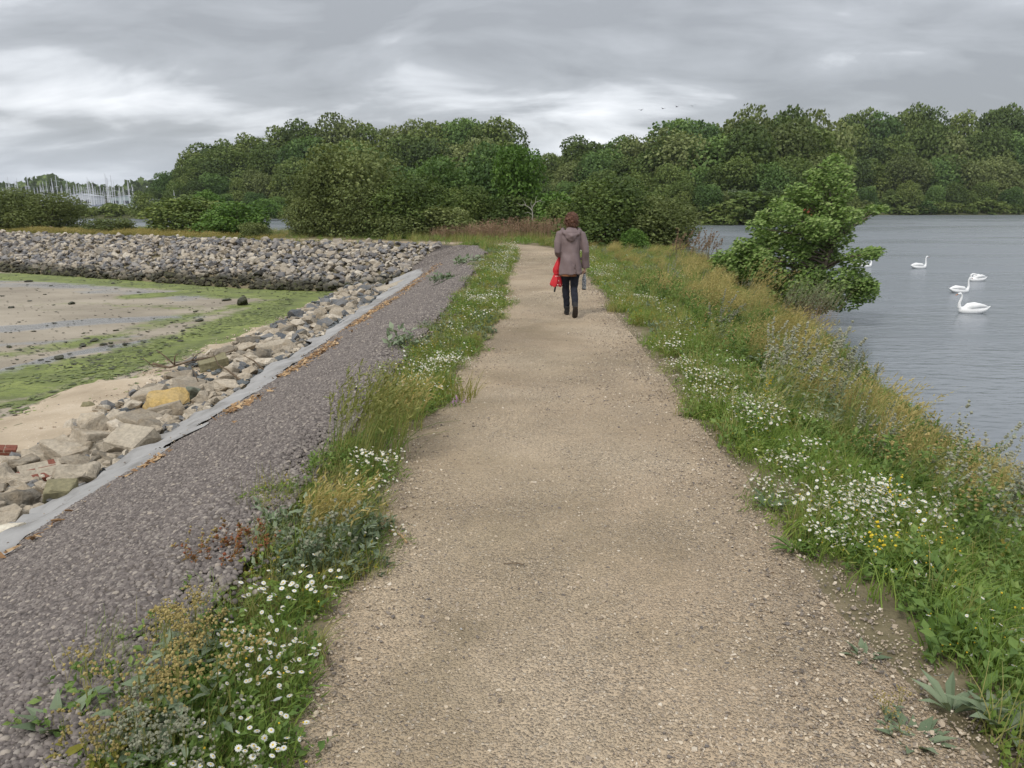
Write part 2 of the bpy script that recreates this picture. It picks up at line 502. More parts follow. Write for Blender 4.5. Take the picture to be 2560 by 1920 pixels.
k = NT('grey_geotextile', 0.85, 0.25)
p = k.pos()
k.color(k.ramp(k.noise(p, 2.2, 7, 0.6), [(0.32, (0.205, 0.195, 0.18)), (0.48, (0.30, 0.292, 0.28)), (0.7, (0.375, 0.365, 0.35))]))
k.bump(k.noise(p, 26, 5), 0.35, 0.02)
GEOT = k.m

k = NT('beach_sand', 0.9, 0.2)
p = k.pos()
c1 = k.ramp(k.noise(p, 0.7, 6, 0.6), [(0.3, (0.33, 0.262, 0.182)), (0.5, (0.45, 0.365, 0.262)), (0.68, (0.55, 0.46, 0.345))])
v1 = k.voro(p, 30); sepc = k.n('ShaderNodeSeparateColor'); k.l(v1.outputs['Color'], sepc.inputs[0])
c1 = k.mix(k.math('MULTIPLY', k.gray(sepc.outputs[0], 0.78, 0.9), k.gray(v1.outputs['Distance'], 0.2, 0.4, 0.8, 0)), c1, k.ramp(sepc.outputs[1], [(0, (0.2, 0.16, 0.12)), (1, (0.75, 0.68, 0.55))]))
k.color(c1)
k.bump(k.noise(p, 14, 8, 0.65), 0.6, 0.03)
SAND = k.m

k = NT('tidal_mud', 0.55, 0.4)
p = k.pos(); ps = k.pos((0.45, 1.0, 1.0))
mud = k.ramp(k.noise(ps, 0.5, 7, 0.6), [(0.3, (0.225, 0.19, 0.14)), (0.5, (0.31, 0.265, 0.20)), (0.72, (0.40, 0.345, 0.265))])
f1 = k.noise(p, 2.6, 8, 0.66, 0.3); f2 = k.noise(ps, 0.9, 6, 0.6)
al = k.math('SUBTRACT', k.math('ADD', k.attr('algae'), k.math('MULTIPLY', k.math('ADD', k.math('MULTIPLY', f1, 0.65), k.math('MULTIPLY', f2, 0.55)), 1.0)), 0.62)
green = k.ramp(k.noise(p, 1.1, 6, 0.6), [(0.3, (0.095, 0.110, 0.036)), (0.5, (0.160, 0.192, 0.048)), (0.72, (0.245, 0.280, 0.075))])
wet = k.math('ADD', k.attr('wet'), k.math('MULTIPLY', k.math('SUBTRACT', f2, 0.5), 1.2))
wf = k.gray(wet, 0.36, 0.60)
mud = k.mix(k.math('MULTIPLY', wf, 0.75), mud, (0.21, 0.215, 0.215))
af = k.gray(al, 0.42, 0.62)
c1 = k.mix(af, mud, green)
dk = k.gray(k.noise(p, 3.5, 6, 0.65), 0.58, 0.68, 0, 0.7)
c1 = k.mix(k.math('MULTIPLY', dk, k.gray(al, 0.2, 0.5)), c1, (0.045, 0.05, 0.03))
c1 = k.mix(k.math('MULTIPLY', af, k.gray(k.noise(ps, 9, 6, 0.7), 0.48, 0.64, 0, 0.6)), c1, (0.085, 0.110, 0.034))
c1 = k.mix(k.math('MULTIPLY', af, k.gray(k.noise(ps, 4.2, 7, 0.7, 0.5), 0.57, 0.68, 0, 0.5)), c1, (0.29, 0.25, 0.17))
k.color(c1)
rr = k.math('SUBTRACT', 0.78, k.math('MULTIPLY', k.math('MULTIPLY', wf, k.math('SUBTRACT', 1.0, af)), 0.62))
k.l(rr, k.b.inputs['Roughness'])
k.bump(k.noise(p, 7, 8, 0.68), 0.7, 0.05)
MUD = k.m

k = NT('pond_water', 0.10, 0.5)
k.b.inputs['IOR'].default_value = 1.33
k.color((0.160, 0.178, 0.195))
p = k.pos((0.7, 1.6, 1)); p2 = k.pos((0.05, 0.16, 1))
w1 = k.noise(p, 3.2, 4, 0.55, 0.2); w2 = k.noise(p, 0.8, 3, 0.5); gust = k.gray(k.noise(p2, 0.9, 4, 0.6), 0.35, 0.65, 0.55, 1.0)
k.bump(k.math('MULTIPLY', k.math('ADD', k.math('MULTIPLY', w1, 0.6), w2), gust), 0.32, 0.20)
k.l(k.gray(gust, 0.5, 1.0, 0.20, 0.34), k.b.inputs['Roughness'])
WATER = k.m

# --- the ground itself
def z_ground(X, Y):
    z = zg(X, Y)
    db = d_bay(X, Y); dp = d_path(X, Y)
    low = np.clip((-db - 0.05) / 0.25, 0, 1) * 0.05 + np.clip(-dp / 0.2, 0, 1) * 0.04
    bumps = (vnoise(X, Y, 1.7, 3) - 0.5) * 0.07 + (vnoise(X, Y, 5.1, 4) - 0.5) * 0.03
    return z - low + bumps * np.clip(dp / 0.5, 0, 1) * np.clip((db - 0.1) / 0.4, 0, 1)
tag(grid_obj('ground', -80, 16, 330, -12, 92, 350, z_ground, SOIL, keep=lambda X, Y: (d_pond(X, Y) > -2.2) & (d_bay(X, Y) > -7)), kind='structure')

def z_path(X, Y, w): return zg(X, Y) + 0.004 - 0.03 * (np.abs(w - 0.5) * 2) ** 6 + (vnoise(X, Y, 2.3, 8) - 0.5) * 0.008 + (vnoise(X, Y, 7.0, 9) - 0.5) * 0.006
def offset_line(P, off):
    t = nrm(np.gradient(P[:, :2], axis=0)); n_ = np.stack([-t[:, 1], t[:, 0]], 1)
    return P[:, :2] + n_ * np.asarray(off)[:, None]
tt = np.linspace(0, len(PATHC) - 1, 90)
pc = np.stack([np.interp(tt, np.arange(len(PATHC)), PATHC[:, i]) for i in range(3)], 1)
for _ in range(4): pc[1:-1] = (pc[:-2] + 2 * pc[1:-1] + pc[2:]) / 4
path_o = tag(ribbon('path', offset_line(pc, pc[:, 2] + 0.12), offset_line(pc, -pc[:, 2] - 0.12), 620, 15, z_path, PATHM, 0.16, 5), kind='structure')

# darker olive brown patches at set spots on the gravel
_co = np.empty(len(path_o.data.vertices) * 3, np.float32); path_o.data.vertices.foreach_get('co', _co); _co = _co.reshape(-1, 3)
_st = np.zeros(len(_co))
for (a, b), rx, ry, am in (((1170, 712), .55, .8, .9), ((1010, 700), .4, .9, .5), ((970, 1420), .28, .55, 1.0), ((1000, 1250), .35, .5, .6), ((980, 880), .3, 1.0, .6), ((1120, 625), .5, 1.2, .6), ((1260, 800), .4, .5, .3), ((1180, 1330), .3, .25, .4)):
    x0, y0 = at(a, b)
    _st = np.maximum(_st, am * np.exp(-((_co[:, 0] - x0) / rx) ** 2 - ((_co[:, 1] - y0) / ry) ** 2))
path_o.data.attributes.new('dark_patch', 'FLOAT', 'POINT').data.foreach_set('value', _st.astype(np.float32))

GEO_U = [(-4.05, -10), (-4.0, 3), (-3.97, 6.4), (-3.83, 7.8), (-3.73, 9.5), (-3.62, 12.5), (-3.7, 18), (-3.5, 24.8), (-3.2, 29.0), (-3.6, 30.6)]
GEO_L = [(-4.75, -10), (-4.72, 3), (-4.78, 6.5), (-4.60, 7.8), (-4.54, 9.5), (-4.36, 12), (-4.36, 18), (-4.26, 24.8), (-4.3, 28.6), (-5.1, 30.0)]
SLOPE_U = [(-1.28, -10), (-1.28, 3.5), (-1.22, 8), (-1.08, 13), (-0.98, 20), (-0.98, 28), (-1.5, 31.3), (-2.9, 32.9)]
def z_slope(X, Y, w=None): return zg(X, Y) + 0.006 + 0.055 * np.clip((d_bay(X, Y) + 0.35) / 0.4, 0, 1) + (vnoise(X, Y, 1.0, 6) - 0.5) * 0.04 - (0 if w is None else 0.10 * np.clip(1 - w / 0.09, 0, 1))
SLOPE_L = [(-4.1, -10), (-4.06, 3), (-4.02, 6.4), (-3.88, 7.8), (-3.78, 9.5), (-3.66, 12.5), (-3.74, 18), (-3.54, 24.8), (-3.25, 28.9), (-4.0, 30.9)]
tag(ribbon('asphalt_slope', SLOPE_U, SLOPE_L, 420, 40, z_slope, ASPH, 0.1, 9), kind='structure')
tag(ribbon('geotextile_sheet', GEO_U, GEO_L, 900, 10, lambda X, Y, w: zg(X, Y) + 0.012 + 0.02 * np.sin(w * 3.14) + (vnoise(X, Y, 2.6, 11) - 0.35) * 0.17 * w + (vnoise(X, Y, 7.0, 12) - 0.5) * 0.09 * w + (vnoise(X, Y, 18.0, 13) - 0.5) * 0.025, GEOT, 0.42, 21),
    'grey geotextile strip laid along the foot of the dark slope', 'geotextile strip')

BEACH_I = [(-4.5, -10), (-4.5, 6), (-4.4, 12), (-4.3, 20), (-4.6, 27), (-5.6, 29.3)]
BEACH_O = [(-9.0, -10), (-8.8, 6), (-8.5, 12), (-8.3, 14), (-7.8, 17), (-7.5, 20.5), (-7.1, 26), (-7.0, 29)]
tag(ribbon('beach', BEACH_I, BEACH_O, 300, 24, lambda X, Y, w: -1.42 - 0.26 * w + (vnoise(X, Y, 0.8, 14) - 0.5) * 0.10 + (vnoise(X, Y, 3, 15) - 0.5) * 0.05, SAND, 0.2, 31), kind='structure')

def blobs(x, y, L):
    o = np.zeros_like(x)
    for pts, wd, am in L:
        d, _ = seg_dist(x, y, np.array(pts, float)); o = np.maximum(o, am * np.exp(-(d / wd) ** 2))
    return o
D = lambda *q: [at(a, b, MUD_Z) for a, b in q]
ALGAE = [(D((0, 840), (150, 800), (300, 770), (480, 715), (620, 660), (690, 630)), 1.7, 0.85),
         (D((0, 880), (130, 850), (330, 780), (420, 745)), 0.35, 0.75),
         (D((-60, 596), (150, 600), (400, 616), (560, 628), (690, 640)), 2.3, 0.95),
         (D((300, 640), (420, 632), (500, 640)), 1.3, 0.8),
         (D((0, 770), (200, 735), (420, 680), (600, 650)), 1.1, 0.62),
         (D((150, 655), (330, 660), (500, 680)), 1.3, 0.5), (D((-40, 640), (120, 668), (300, 672)), 1.2, 0.42)]
WETS = [(D((-50, 610), (200, 615), (420, 640)), 2.2, 0.6), (D((0, 712), (200, 695), (400, 685)), 0.8, 0.75), (D((0, 810), (150, 765), (330, 735)), 0.4, 0.9), (D((0, 690), (200, 665)), 1.0, 0.3), (D((350, 645), (440, 640), (500, 630)), .5, .6), (D((0, 745), (180, 735), (300, 725)), .5, .5)]
tag(grid_obj('mudflat', -66, -4.6, 270, 1, 62, 270, lambda X, Y: MUD_Z + (vnoise(X, Y, 0.6, 17) - 0.5) * 0.03 + (vnoise(X, Y, 2.6, 18) - 0.5) * 0.02, MUD,
             keep=lambda X, Y: d_bay(X, Y) < -3.2, attrs={'algae': lambda X, Y: blobs(X, Y, ALGAE), 'wet': lambda X, Y: blobs(X, Y, WETS)}), kind='structure')

# --- pond water, far shore and hill
inner = offset_line(POND, np.full(len(POND), 1.5))
wp = [tuple(q) for q in inner] + [(-300, 190), (-690, 600), (-690, 940), (690, 940), (690, -14)]
bm = bmesh.new()
bm.faces.new([bm.verts.new((a, b, WATER_Z)) for a, b in wp])
bmesh.ops.triangulate(bm, faces=bm.faces[:])
me = bpy.data.meshes.new('water'); bm.to_mesh(me); bm.free(); me.materials.append(WATER)
if me.polygons[0].normal.z < 0: me.flip_normals()
o = bpy.data.objects.new('water', me); C.objects.link(o); tag(o, kind='structure')

SHORE = np.array([(-400, 168), (-108, 166), (-45, 164), (-12, 150), (8, 128), (22, 121), (34, 119), (46, 121), (54, 135), (66, 185), (80, 208), (140, 214), (420, 216)], float)
def d_shore(x, y): return -seg_dist(x, y, SHORE, True)[0]        # positive on the land side
def z_far(X, Y):
    d = d_shore(X, Y)
    inl = np.clip((d - 12) / 60, 0, 1)
    hill = inl * inl * (3 - 2 * inl)
    # the wooded hill starts east of the marina basin
    west = np.clip((X + 92) / 34, 0, 1); west = west * west * (3 - 2 * west)
    back = 1 - np.clip((d - 90) / 60, 0, 1)
    low = np.clip(d * 0.35, -1.5, 0.9) - 0.9
    return low + hill * west * 11.0 * back + (vnoise(X, Y, 0.05, 5) - 0.5) * 1.0 * np.clip(d / 10, 0, 1)
k = NT('woodland_floor', 0.95, 0.1)
p = k.pos()
k.color(k.ramp(k.noise(p, 0.3, 6), [(0.35, (0.05, 0.055, 0.028)), (0.6, (0.10, 0.105, 0.05)), (0.75, (0.20, 0.17, 0.11))]))
FARM = k.m
tag(grid_obj('far_shore', -180, 260, 150, 112, 330, 90, z_far, FARM, keep=lambda X, Y: (d_shore(X, Y) > -5) & ~((X < -95) & (d_shore(X, Y) > 16))), kind='structure')

# ------------------------------------------------------------------ stones
def rock_mesh(name, seed, mat, pts=16, shape=(1, 0.75, 0.55), sub=False, box=False, bev=0.05):
    r = random.Random(seed)
    bm = bmesh.new()
    if box:
        sx, sy, sz = shape
        for i in (-1, 1):
            for j in (-1, 1):
                for q in (-1, 1):
                    bm.verts.new((i * sx * 0.5 * r.uniform(0.82, 1.0), j * sy * 0.5 * r.uniform(0.8, 1.0), q * sz * 0.5 * r.uniform(0.8, 1.0)))
        for _ in range(3):
            bm.verts.new((r.uniform(-.5, .5) * sx, r.uniform(-.5, .5) * sy, r.choice((-.52, .52)) * sz))
    else:
        for _ in range(pts):
            v = Vector((r.gauss(0, 1), r.gauss(0, 1), r.gauss(0, 1))).normalized() * r.uniform(0.82, 1.0) * 0.5
            bm.verts.new((v.x * shape[0], v.y * shape[1], v.z * shape[2]))
    res = bmesh.ops.convex_hull(bm, input=bm.verts[:])
    junk = list({e_ for e_ in res['geom_interior'] + res['geom_unused'] if isinstance(e_, bmesh.types.BMVert)})
    bmesh.ops.delete(bm, geom=junk, context='VERTS')
    bmesh.ops.dissolve_limit(bm, angle_limit=R(14), verts=bm.verts[:], edges=bm.edges[:])
    if sub:
        bmesh.ops.bevel(bm, geom=bm.edges[:], offset=bev, segments=2, affect='EDGES', profile=0.6, clamp_overlap=True)
        bmesh.ops.triangulate(bm, faces=bm.faces[:])
        bmesh.ops.subdivide_edges(bm, edges=[e_ for e_ in bm.edges if e_.calc_length() > 0.16], cuts=1, use_grid_fill=True)
        bmesh.ops.triangulate(bm, faces=bm.faces[:])
        bm.normal_update()
        off = Vector((seed * 3.1, seed * 1.7, seed * 0.9))
        for v in bm.verts:
            n_ = mnoise.noise(v.co * 3.2 + off) * 0.085 + mnoise.noise(v.co * 8 + off) * 0.035
            v.co += v.normal * n_
    bmesh.ops.recalc_face_normals(bm, faces=bm.faces[:])
    bmesh.ops.triangulate(bm, faces=bm.faces[:])
    me = bpy.data.meshes.new(name); bm.to_mesh(me); bm.free()
    me.materials.append(mat)
    if sub: me.polygons.foreach_set('use_smooth', np.zeros(len(me.polygons), bool))
    at_ = me.attributes.new('vary', 'FLOAT', 'POINT'); at_.data.foreach_set('value', np.full(len(me.vertices), 0.5, np.float32))
    return me

def stone_mat(name, stops, tide=None, weed=0.0, attr=False, bump=0.6, stain=(0.20, 0.14, 0.08)):
    k = NT(name, 0.9, 0.2)
    p = k.pos()
    f = k.attr('vary') if attr else k.rand()
    col = k.ramp(f, stops)
    n1 = k.noise(p, 4.0, 7, 0.62); n2 = k.noise(p, 22, 5, 0.6)
    col = k.mix(k.gray(n1, 0.45, 0.68, 0, 0.45), col, stain)
    col = k.mix(0.55, col, k.ramp(n2, [(0.3, (0.30, 0.30, 0.30)), (0.5, (0.5, 0.5, 0.5)), (0.7, (0.72, 0.71, 0.68))]), 'OVERLAY')
    if tide is not None:
        # seaweed and damp below the tide line
        s3 = k.n('ShaderNodeSeparateXYZ'); k.l(k.n('ShaderNodeNewGeometry').outputs['Position'], s3.inputs[0])
        zz = k.math('ADD', s3.outputs['Z'], k.math('MULTIPLY', k.math('SUBTRACT', k.noise(k.pos(), 0.45, 4), 0.5), 0.9))
        zz = k.math('ADD', zz, k.math('MULTIPLY', k.math('SUBTRACT', n1, 0.5), 0.5))
        fac = k.gray(zz, tide[0], tide[1], 1, 0)
        dark = k.ramp(k.noise(p, 5, 5), [(0.35, (0.028, 0.026, 0.018)), (0.55, (0.055, 0.052, 0.03)), (0.7, (0.085, 0.095, 0.03))])
        col = k.mix(k.math('MULTIPLY', fac, 0.93), col, dark)
    k.color(col)
    k.bump(k.math('ADD', k.math('MULTIPLY', n1, 1.2), n2), bump, 0.03)
    return k.m

ARMOUR = [(0.0, (0.115, 0.115, 0.12)), (0.25, (0.19, 0.19, 0.195)), (0.42, (0.28, 0.265, 0.25)), (0.62, (0.325, 0.285, 0.23)), (0.82, (0.41, 0.36, 0.285)), (1.0, (0.53, 0.48, 0.40))]
ARM_MAT = stone_mat('armour_stone', ARMOUR, tide=(-1.38, -1.05), attr=False)
ARM_MAT_S = stone_mat('armour_stone_heap', ARMOUR, tide=(-1.38, -1.05), attr=True)
RUBBLE = [(0.0, (0.16, 0.145, 0.12)), (0.2, (0.26, 0.225, 0.175)), (0.5, (0.36, 0.31, 0.24)), (0.8, (0.44, 0.38, 0.295)), (1.0, (0.54, 0.48, 0.39))]
RUB_MAT = stone_mat('broken_concrete', RUBBLE, stain=(0.24, 0.18, 0.11), bump=0.9)
RUB_MAT_S = stone_mat('broken_concrete_heap', [(0.0, (0.10, 0.11, 0.12)), (0.3, (0.20, 0.20, 0.20))] + RUBBLE[1:], attr=True, stain=(0.22, 0.17, 0.11), bump=0.9)
SLATE_MAT = stone_mat('blue_grey_slate', [(0, (0.105, 0.115, 0.12)), (1, (0.21, 0.215, 0.215))], stain=(0.10, 0.11, 0.10))

arm_shapes = [rock_mesh('stone', 100 + i, ARM_MAT, 14, (1.0, random.uniform(0.6, 0.9), random.uniform(0.45, 0.75))) for i in range(16)]
rub_shapes = [rock_mesh('rock', 200 + i, RUB_MAT, 11 + i % 6, (1.0, random.uniform(0.6, 0.9), random.uniform(0.4, 0.7)), sub=True, box=(i % 8 == 1), bev=0.04) for i in range(16)]
slate_shapes = [rock_mesh('slate', 300 + i, SLATE_MAT, 12, (1.0, 0.7, 0.28), sub=True, bev=0.02) for i in range(6)]

def tri_arrays(me):
    V = np.empty(len(me.vertices) * 3, np.float32); me.vertices.foreach_get('co', V)
    Fc = np.array([tuple(q.vertices) for q in me.polygons])
    return V.reshape(-1, 3), Fc
def rot_e(rx, ry, rz):
    from mathutils import Euler
    return np.array(Euler((rx, ry, rz)).to_matrix())

def put_stones(parent, name, items, shapes, heap_mat, limit=300, small_shapes=None):
    """items: (x, y, z, size, rx, ry, rz, key); the largest in view become parts, the rest one heap."""
    items = sorted(items, key=lambda q: -q[7])
    for it in items[:limit]:
        o = bpy.data.objects.new(name, random.choice(shapes)); C.objects.link(o); o.parent = parent
        o.location = it[:3]; o.scale = (it[3],) * 3; o.rotation_euler = it[4:7]
    rest = items[limit:]
    if rest:
        g = G()
        arr = [tri_arrays(s) for s in (small_shapes or shapes)]
        buckets = {}
        for it in rest: buckets.setdefault(random.randrange(len(arr)), []).append(it)
        for b, its in buckets.items():
            tv, tf = arr[b]
            M = np.array([rot_e(*q[4:7]) * q[3] for q in its]); P = np.array([q[:3] for q in its])
            g.stamp([(tv, tf, 0)], M, P, rng.random(len(its)))
        o = g.build(name + '_heap', heap_mat, parent); o['kind'] = 'stuff'

# rock armour on the far curve of the bank
bank = empty('rock_armour_bank', (-6.5, 31.5, -1.0))
tag(bank, 'long sloping bank of loose grey and tan stones across the bay', 'rock bank')
items = []
n_try = 10500
t = rng.random(n_try)
Lc = CREST[7:11] * 0
P_line = np.array([(-2.6, 32.4), (-3.5, 33.2), (-9.5, 35), (-19.8, 40.5), (-29, 45), (-46, 53.2)])
seg = np.hypot(*np.diff(P_line, axis=0).T); cum = np.concatenate([[0], np.cumsum(seg)])
s_ = t * cum[-1]
bx_ = np.interp(s_, cum, P_line[:, 0]); by_ = np.interp(s_, cum, P_line[:, 1])
tn = np.stack([np.interp(s_, cum, np.gradient(P_line[:, 0], cum)), np.interp(s_, cum, np.gradient(P_line[:, 1], cum))], 1); tn = nrm(tn)
dn = np.stack([tn[:, 1], -tn[:, 0]], 1); dn = np.where((dn[:, 1] > 0)[:, None], -dn, dn)
u_ = rng.random(n_try) * 4.35 - 0.25
X = bx_ + dn[:, 0] * u_; Y = by_ + dn[:, 1] * u_
DB = d_bay(X, Y)
from mathutils import Quaternion
geo_x = np.interp(Y, [24.8, 29, 31.2, 32.8], [-4.0, -3.6, -3.7, -2.7])
for i in range(n_try):
    if DB[i] > 0.12 or DB[i] < -4.05 or X[i] > geo_x[i] - 0.15: continue
    size = float(np.clip(rng.lognormal(-1.36, 0.36), 0.13, 0.62))
    z = float(max(zg(X[i], Y[i]), MUD_Z + 0.02)) + size * rng.uniform(0.02, 0.22)
    key = size / math.hypot(X[i], Y[i])
    items.append((X[i] + 6.5, Y[i] - 31.5, z + 1.0, size, rng.uniform(-.5, .5) + 0.3, rng.uniform(-.5, .5), rng.uniform(0, 6.28), key))
put_stones(bank, 'stone', items, arm_shapes, ARM_MAT_S)

# rubble at the foot of the near slope
rub = empty('rubble_strip', (-5.0, 12, -1.4))
tag(rub, 'strip of broken concrete and rock rubble between beach and grey sheet', 'rubble')
items = []
sl = []
n_try = 3200
Y = 4.0 + 26.0 * rng.random(n_try) ** 1.15
xin = np.interp(Y, [3, 6.5, 9.5, 12, 18, 24.8, 29, 30], [-4.88, -4.80, -4.56, -4.40, -4.38, -4.28, -4.35, -5.1])
xout = np.interp(Y, [3, 8.6, 11.3, 15.2, 18.9, 25.3, 28.5, 30], [-6.5, -6.45, -6.7, -6.85, -6.6, -6.7, -6.6, -6.8])
wv = rng.random(n_try)
X = xin + (xout - xin) * wv
Zg = np.maximum(zg(X, Y), -1.42 - 0.26 * (xin - X) / 4)
KEEP_CLEAR = [(at(362, 858, -1.25), 0.55), (at(283, 952, -1.25), 0.45), (at(460, 912, -1.2), 0.3), (at(165, 1030, -1.2), 0.5), (at(100, 1012, -1.4), 0.4), (at(555, 862, -1.2), 0.32), (at(130, 1062, -1.25), 0.3), (at(845, 622, -1.3), 0.9), (at(450, 790, -1.4), 0.5), (at(500, 800, -1.35), 0.45), (at(590, 752, -1.4), 0.5)]
for i in range(n_try):
    x, y = X[i], Y[i]
    near = any(math.hypot(x - c[0], y - c[1]) < r_ for c, r_ in KEEP_CLEAR)
    big = 1.0 if wv[i] < 0.8 else 0.6
    size = float(np.clip(rng.lognormal(-1.32, 0.5), 0.09, 0.60)) * big
    if near: size = min(size, 0.15)
    if wv[i] < 0.15: size = min(size, 0.20)
    z = float(Zg[i]) + size * rng.uniform(0.08, 0.25)
    it = (x + 5.0, y - 12, z + 1.4, size, rng.uniform(-.35, .35), rng.uniform(-.35, .35) , rng.uniform(0, 6.28), size / math.hypot(x, y))
    slate_here = vnoise(np.array([x]), np.array([y]), 0.55, 44)[0] > 0.62
    if slate_here and size < 0.4: sl.append(it)
    else: items.append(it)
rub_small = [rock_mesh('rock', 260 + i, RUB_MAT, 16, (1.0, random.uniform(0.6, 0.9), random.uniform(0.4, 0.7))) for i in range(12)]
put_stones(rub, 'rock', items, rub_shapes, RUB_MAT_S, 300, rub_small)
put_stones(rub, 'slate', sl, slate_shapes, SLATE_MAT, 120)

# the stones one would point at
def boulder(name, label, mat, px, z, dims, rz, tilt=(0, 0), seed=1, box=False, cat='boulder', bev=0.05, pts=15):
    x, y = at(px[0], px[1], z)
    me = rock_mesh(name, seed, mat, pts, (1, dims[1] / dims[0], dims[2] / dims[0]), sub=True, box=box, bev=bev)
    o = bpy.data.objects.new(name, me); C.objects.link(o)
    o.location = (x, y, z); o.scale = (dims[0],) * 3; o.rotation_euler = (tilt[0], tilt[1], rz)
    return tag(o, label, cat)
def solid(name, lo, mid, hi, stain, bump=0.8):
    return stone_mat(name, [(0, lo), (0.5, mid), (1, mid)], stain=stain, bump=bump)
YEL = solid('lichen_yellow_stone', (0.42, 0.30, 0.12), (0.44, 0.31, 0.12), None, (0.36, 0.29, 0.19), 0.5)
GRN = solid('grey_green_stone', (0.15, 0.16, 0.125), (0.15, 0.165, 0.125), None, (0.11, 0.11, 0.07), 0.5)
MOS = solid('mossy_stone', (0.22, 0.20, 0.12), (0.22, 0.20, 0.12), None, (0.14, 0.12, 0.06), 0.5)
BLK = solid('cast_concrete', (0.39, 0.34, 0.265), (0.39, 0.34, 0.265), None, (0.27, 0.22, 0.16), 0.7)
PAL = solid('pale_limestone', (0.60, 0.55, 0.45), (0.60, 0.55, 0.45), None, (0.45, 0.36, 0.25), 0.7)
k = NT('old_red_brick', 0.9, 0.2)
p = k.pos(obj=True)
k.color(k.ramp(k.noise(p, 6, 6), [(0.3, (0.15, 0.060, 0.042)), (0.55, (0.22, 0.080, 0.055)), (0.75, (0.30, 0.16, 0.12))])); k.bump(k.noise(p, 25, 5), 0.5, 0.01)
BRK = k.m
boulder('boulder', 'broad flat boulder with a smooth yellow ochre face', YEL, (362, 866), -1.28, (0.84, 0.62, 0.34), 0.35, (0.55, -0.05), 11, pts=22, bev=0.04)
boulder('boulder', 'dark grey green boulder leaning on the yellow boulder', GRN, (416, 850), -1.32, (0.36, 0.28, 0.42), 0.8, (0.2, 0.5), 12)
boulder('concrete_block', 'large squared tan concrete block with flat top face', BLK, (284, 958), -1.22, (0.56, 0.46, 0.34), -0.35, (0.42, 0.08), 13, box=True, cat='concrete block')
boulder('boulder', 'large pale grey wedge shaped boulder with dark undercut face', BLK, (168, 1028), -1.22, (0.66, 0.46, 0.42), 0.5, (0.3, 0.22), 14, pts=12)
boulder('boulder', 'square cut olive brown stone with flat face among pale rubble', MOS, (132, 1066), -1.22, (0.30, 0.26, 0.26), 0.25, (0.3, 0.1), 15, box=True)
boulder('boulder', 'pale cream block lying on the grey sheet beside slates', PAL, (552, 862), -1.16, (0.46, 0.24, 0.22), 0.7, (0.15, -0.1), 16, box=True)
boulder('boulder', 'pale cream boulder nearest the left edge against grey sheet', PAL, (30, 1160), -1.12, (0.46, 0.34, 0.30), 0.7, (0.35, 0.2), 17)
boulder('concrete_slab', 'long broken tan concrete slab lying at far end of rubble', BLK, (848, 624), -1.35, (1.5, 0.6, 0.36), 0.75, (0.12, -0.12), 18, box=True, cat='concrete slab')
boulder('boulder', 'brown tilted slab at the outer edge of the rubble', MOS, (462, 788), -1.42, (0.62, 0.34, 0.26), 0.6, (0.1, -0.2), 19, box=True)
boulder('boulder', 'long tan slab stone behind the brown tilted slab', BLK, (592, 750), -1.42, (0.8, 0.36, 0.2), 0.45, (0.1, -0.12), 20, box=True)
boulder('boulder', 'rounded pale boulder on the crest of the rubble strip', BLK, (500, 806), -1.3, (0.52, 0.42, 0.3), 0.3, (0.2, 0.1), 21)
boulder('stone', 'single speckled brown stone alone on the open sand', MOS, (190, 876), -1.58, (0.26, 0.19, 0.17), 0.3, (0, 0), 23, cat='stone')
boulder('stone', 'flat reddish brown stone on the sand below the yellow boulder', MOS, (386, 834), -1.56, (0.3, 0.2, 0.1), 0.1, (0, 0), 24, cat='stone')

def brick_lump(label, px, z, nx, ny, nz, rz, tilt, s=1.0):
    x, y = at(px[0], px[1], z)
    r = empty('brickwork_lump', (x, y, z), rz, (s,) * 3); r.rotation_euler = (tilt[0], tilt[1], rz)
    tag(r, label, 'brickwork')
    g = G(); bxm(g, (0, 0, 0), (1, 1, 1)); bme = g.mesh('brick', BRK)
    bm_ = bmesh.new(); bm_.from_mesh(bme); bmesh.ops.bevel(bm_, geom=bm_.edges[:], offset=0.06, segments=1, affect='EDGES'); bm_.to_mesh(bme); bm_.free()
    for a in range(nx):
        for b in range(ny):
            for c in range(nz):
                if random.random() < 0.12 and (a in (0, nx - 1)): continue
                o = bpy.data.objects.new('brick', bme); C.objects.link(o); o.parent = r
                o.location = ((a - (nx - 1) / 2) * 0.225 + (c % 2) * 0.11, (b - (ny - 1) / 2) * 0.115, c * 0.075)
                o.scale = (0.215, 0.105, 0.066); o.rotation_euler = (random.uniform(-.04, .04), random.uniform(-.04, .04), random.uniform(-.04, .04))
    g = G(); bxm(g, (0.03, 0, (nz - 1) * 0.0375), (nx * 0.215, ny * 0.106, nz * 0.068)); g.build('mortar', BLK, r)
brick_lump('lump of red brickwork alone on the sand at left edge', (-2, 988), -1.58, 2, 2, 4, 0.4, (0.25, 0.15), 0.62)
brick_lump('lying slab of red brickwork half buried in the rubble', (104, 1016), -1.42, 3, 3, 1, 0.75, (0.35, 0.0))
brick_lump('broken red brick piece beside the grey sheet', (464, 910), -1.22, 1, 2, 2, 0.5, (0.3, 0.5), 1.05)

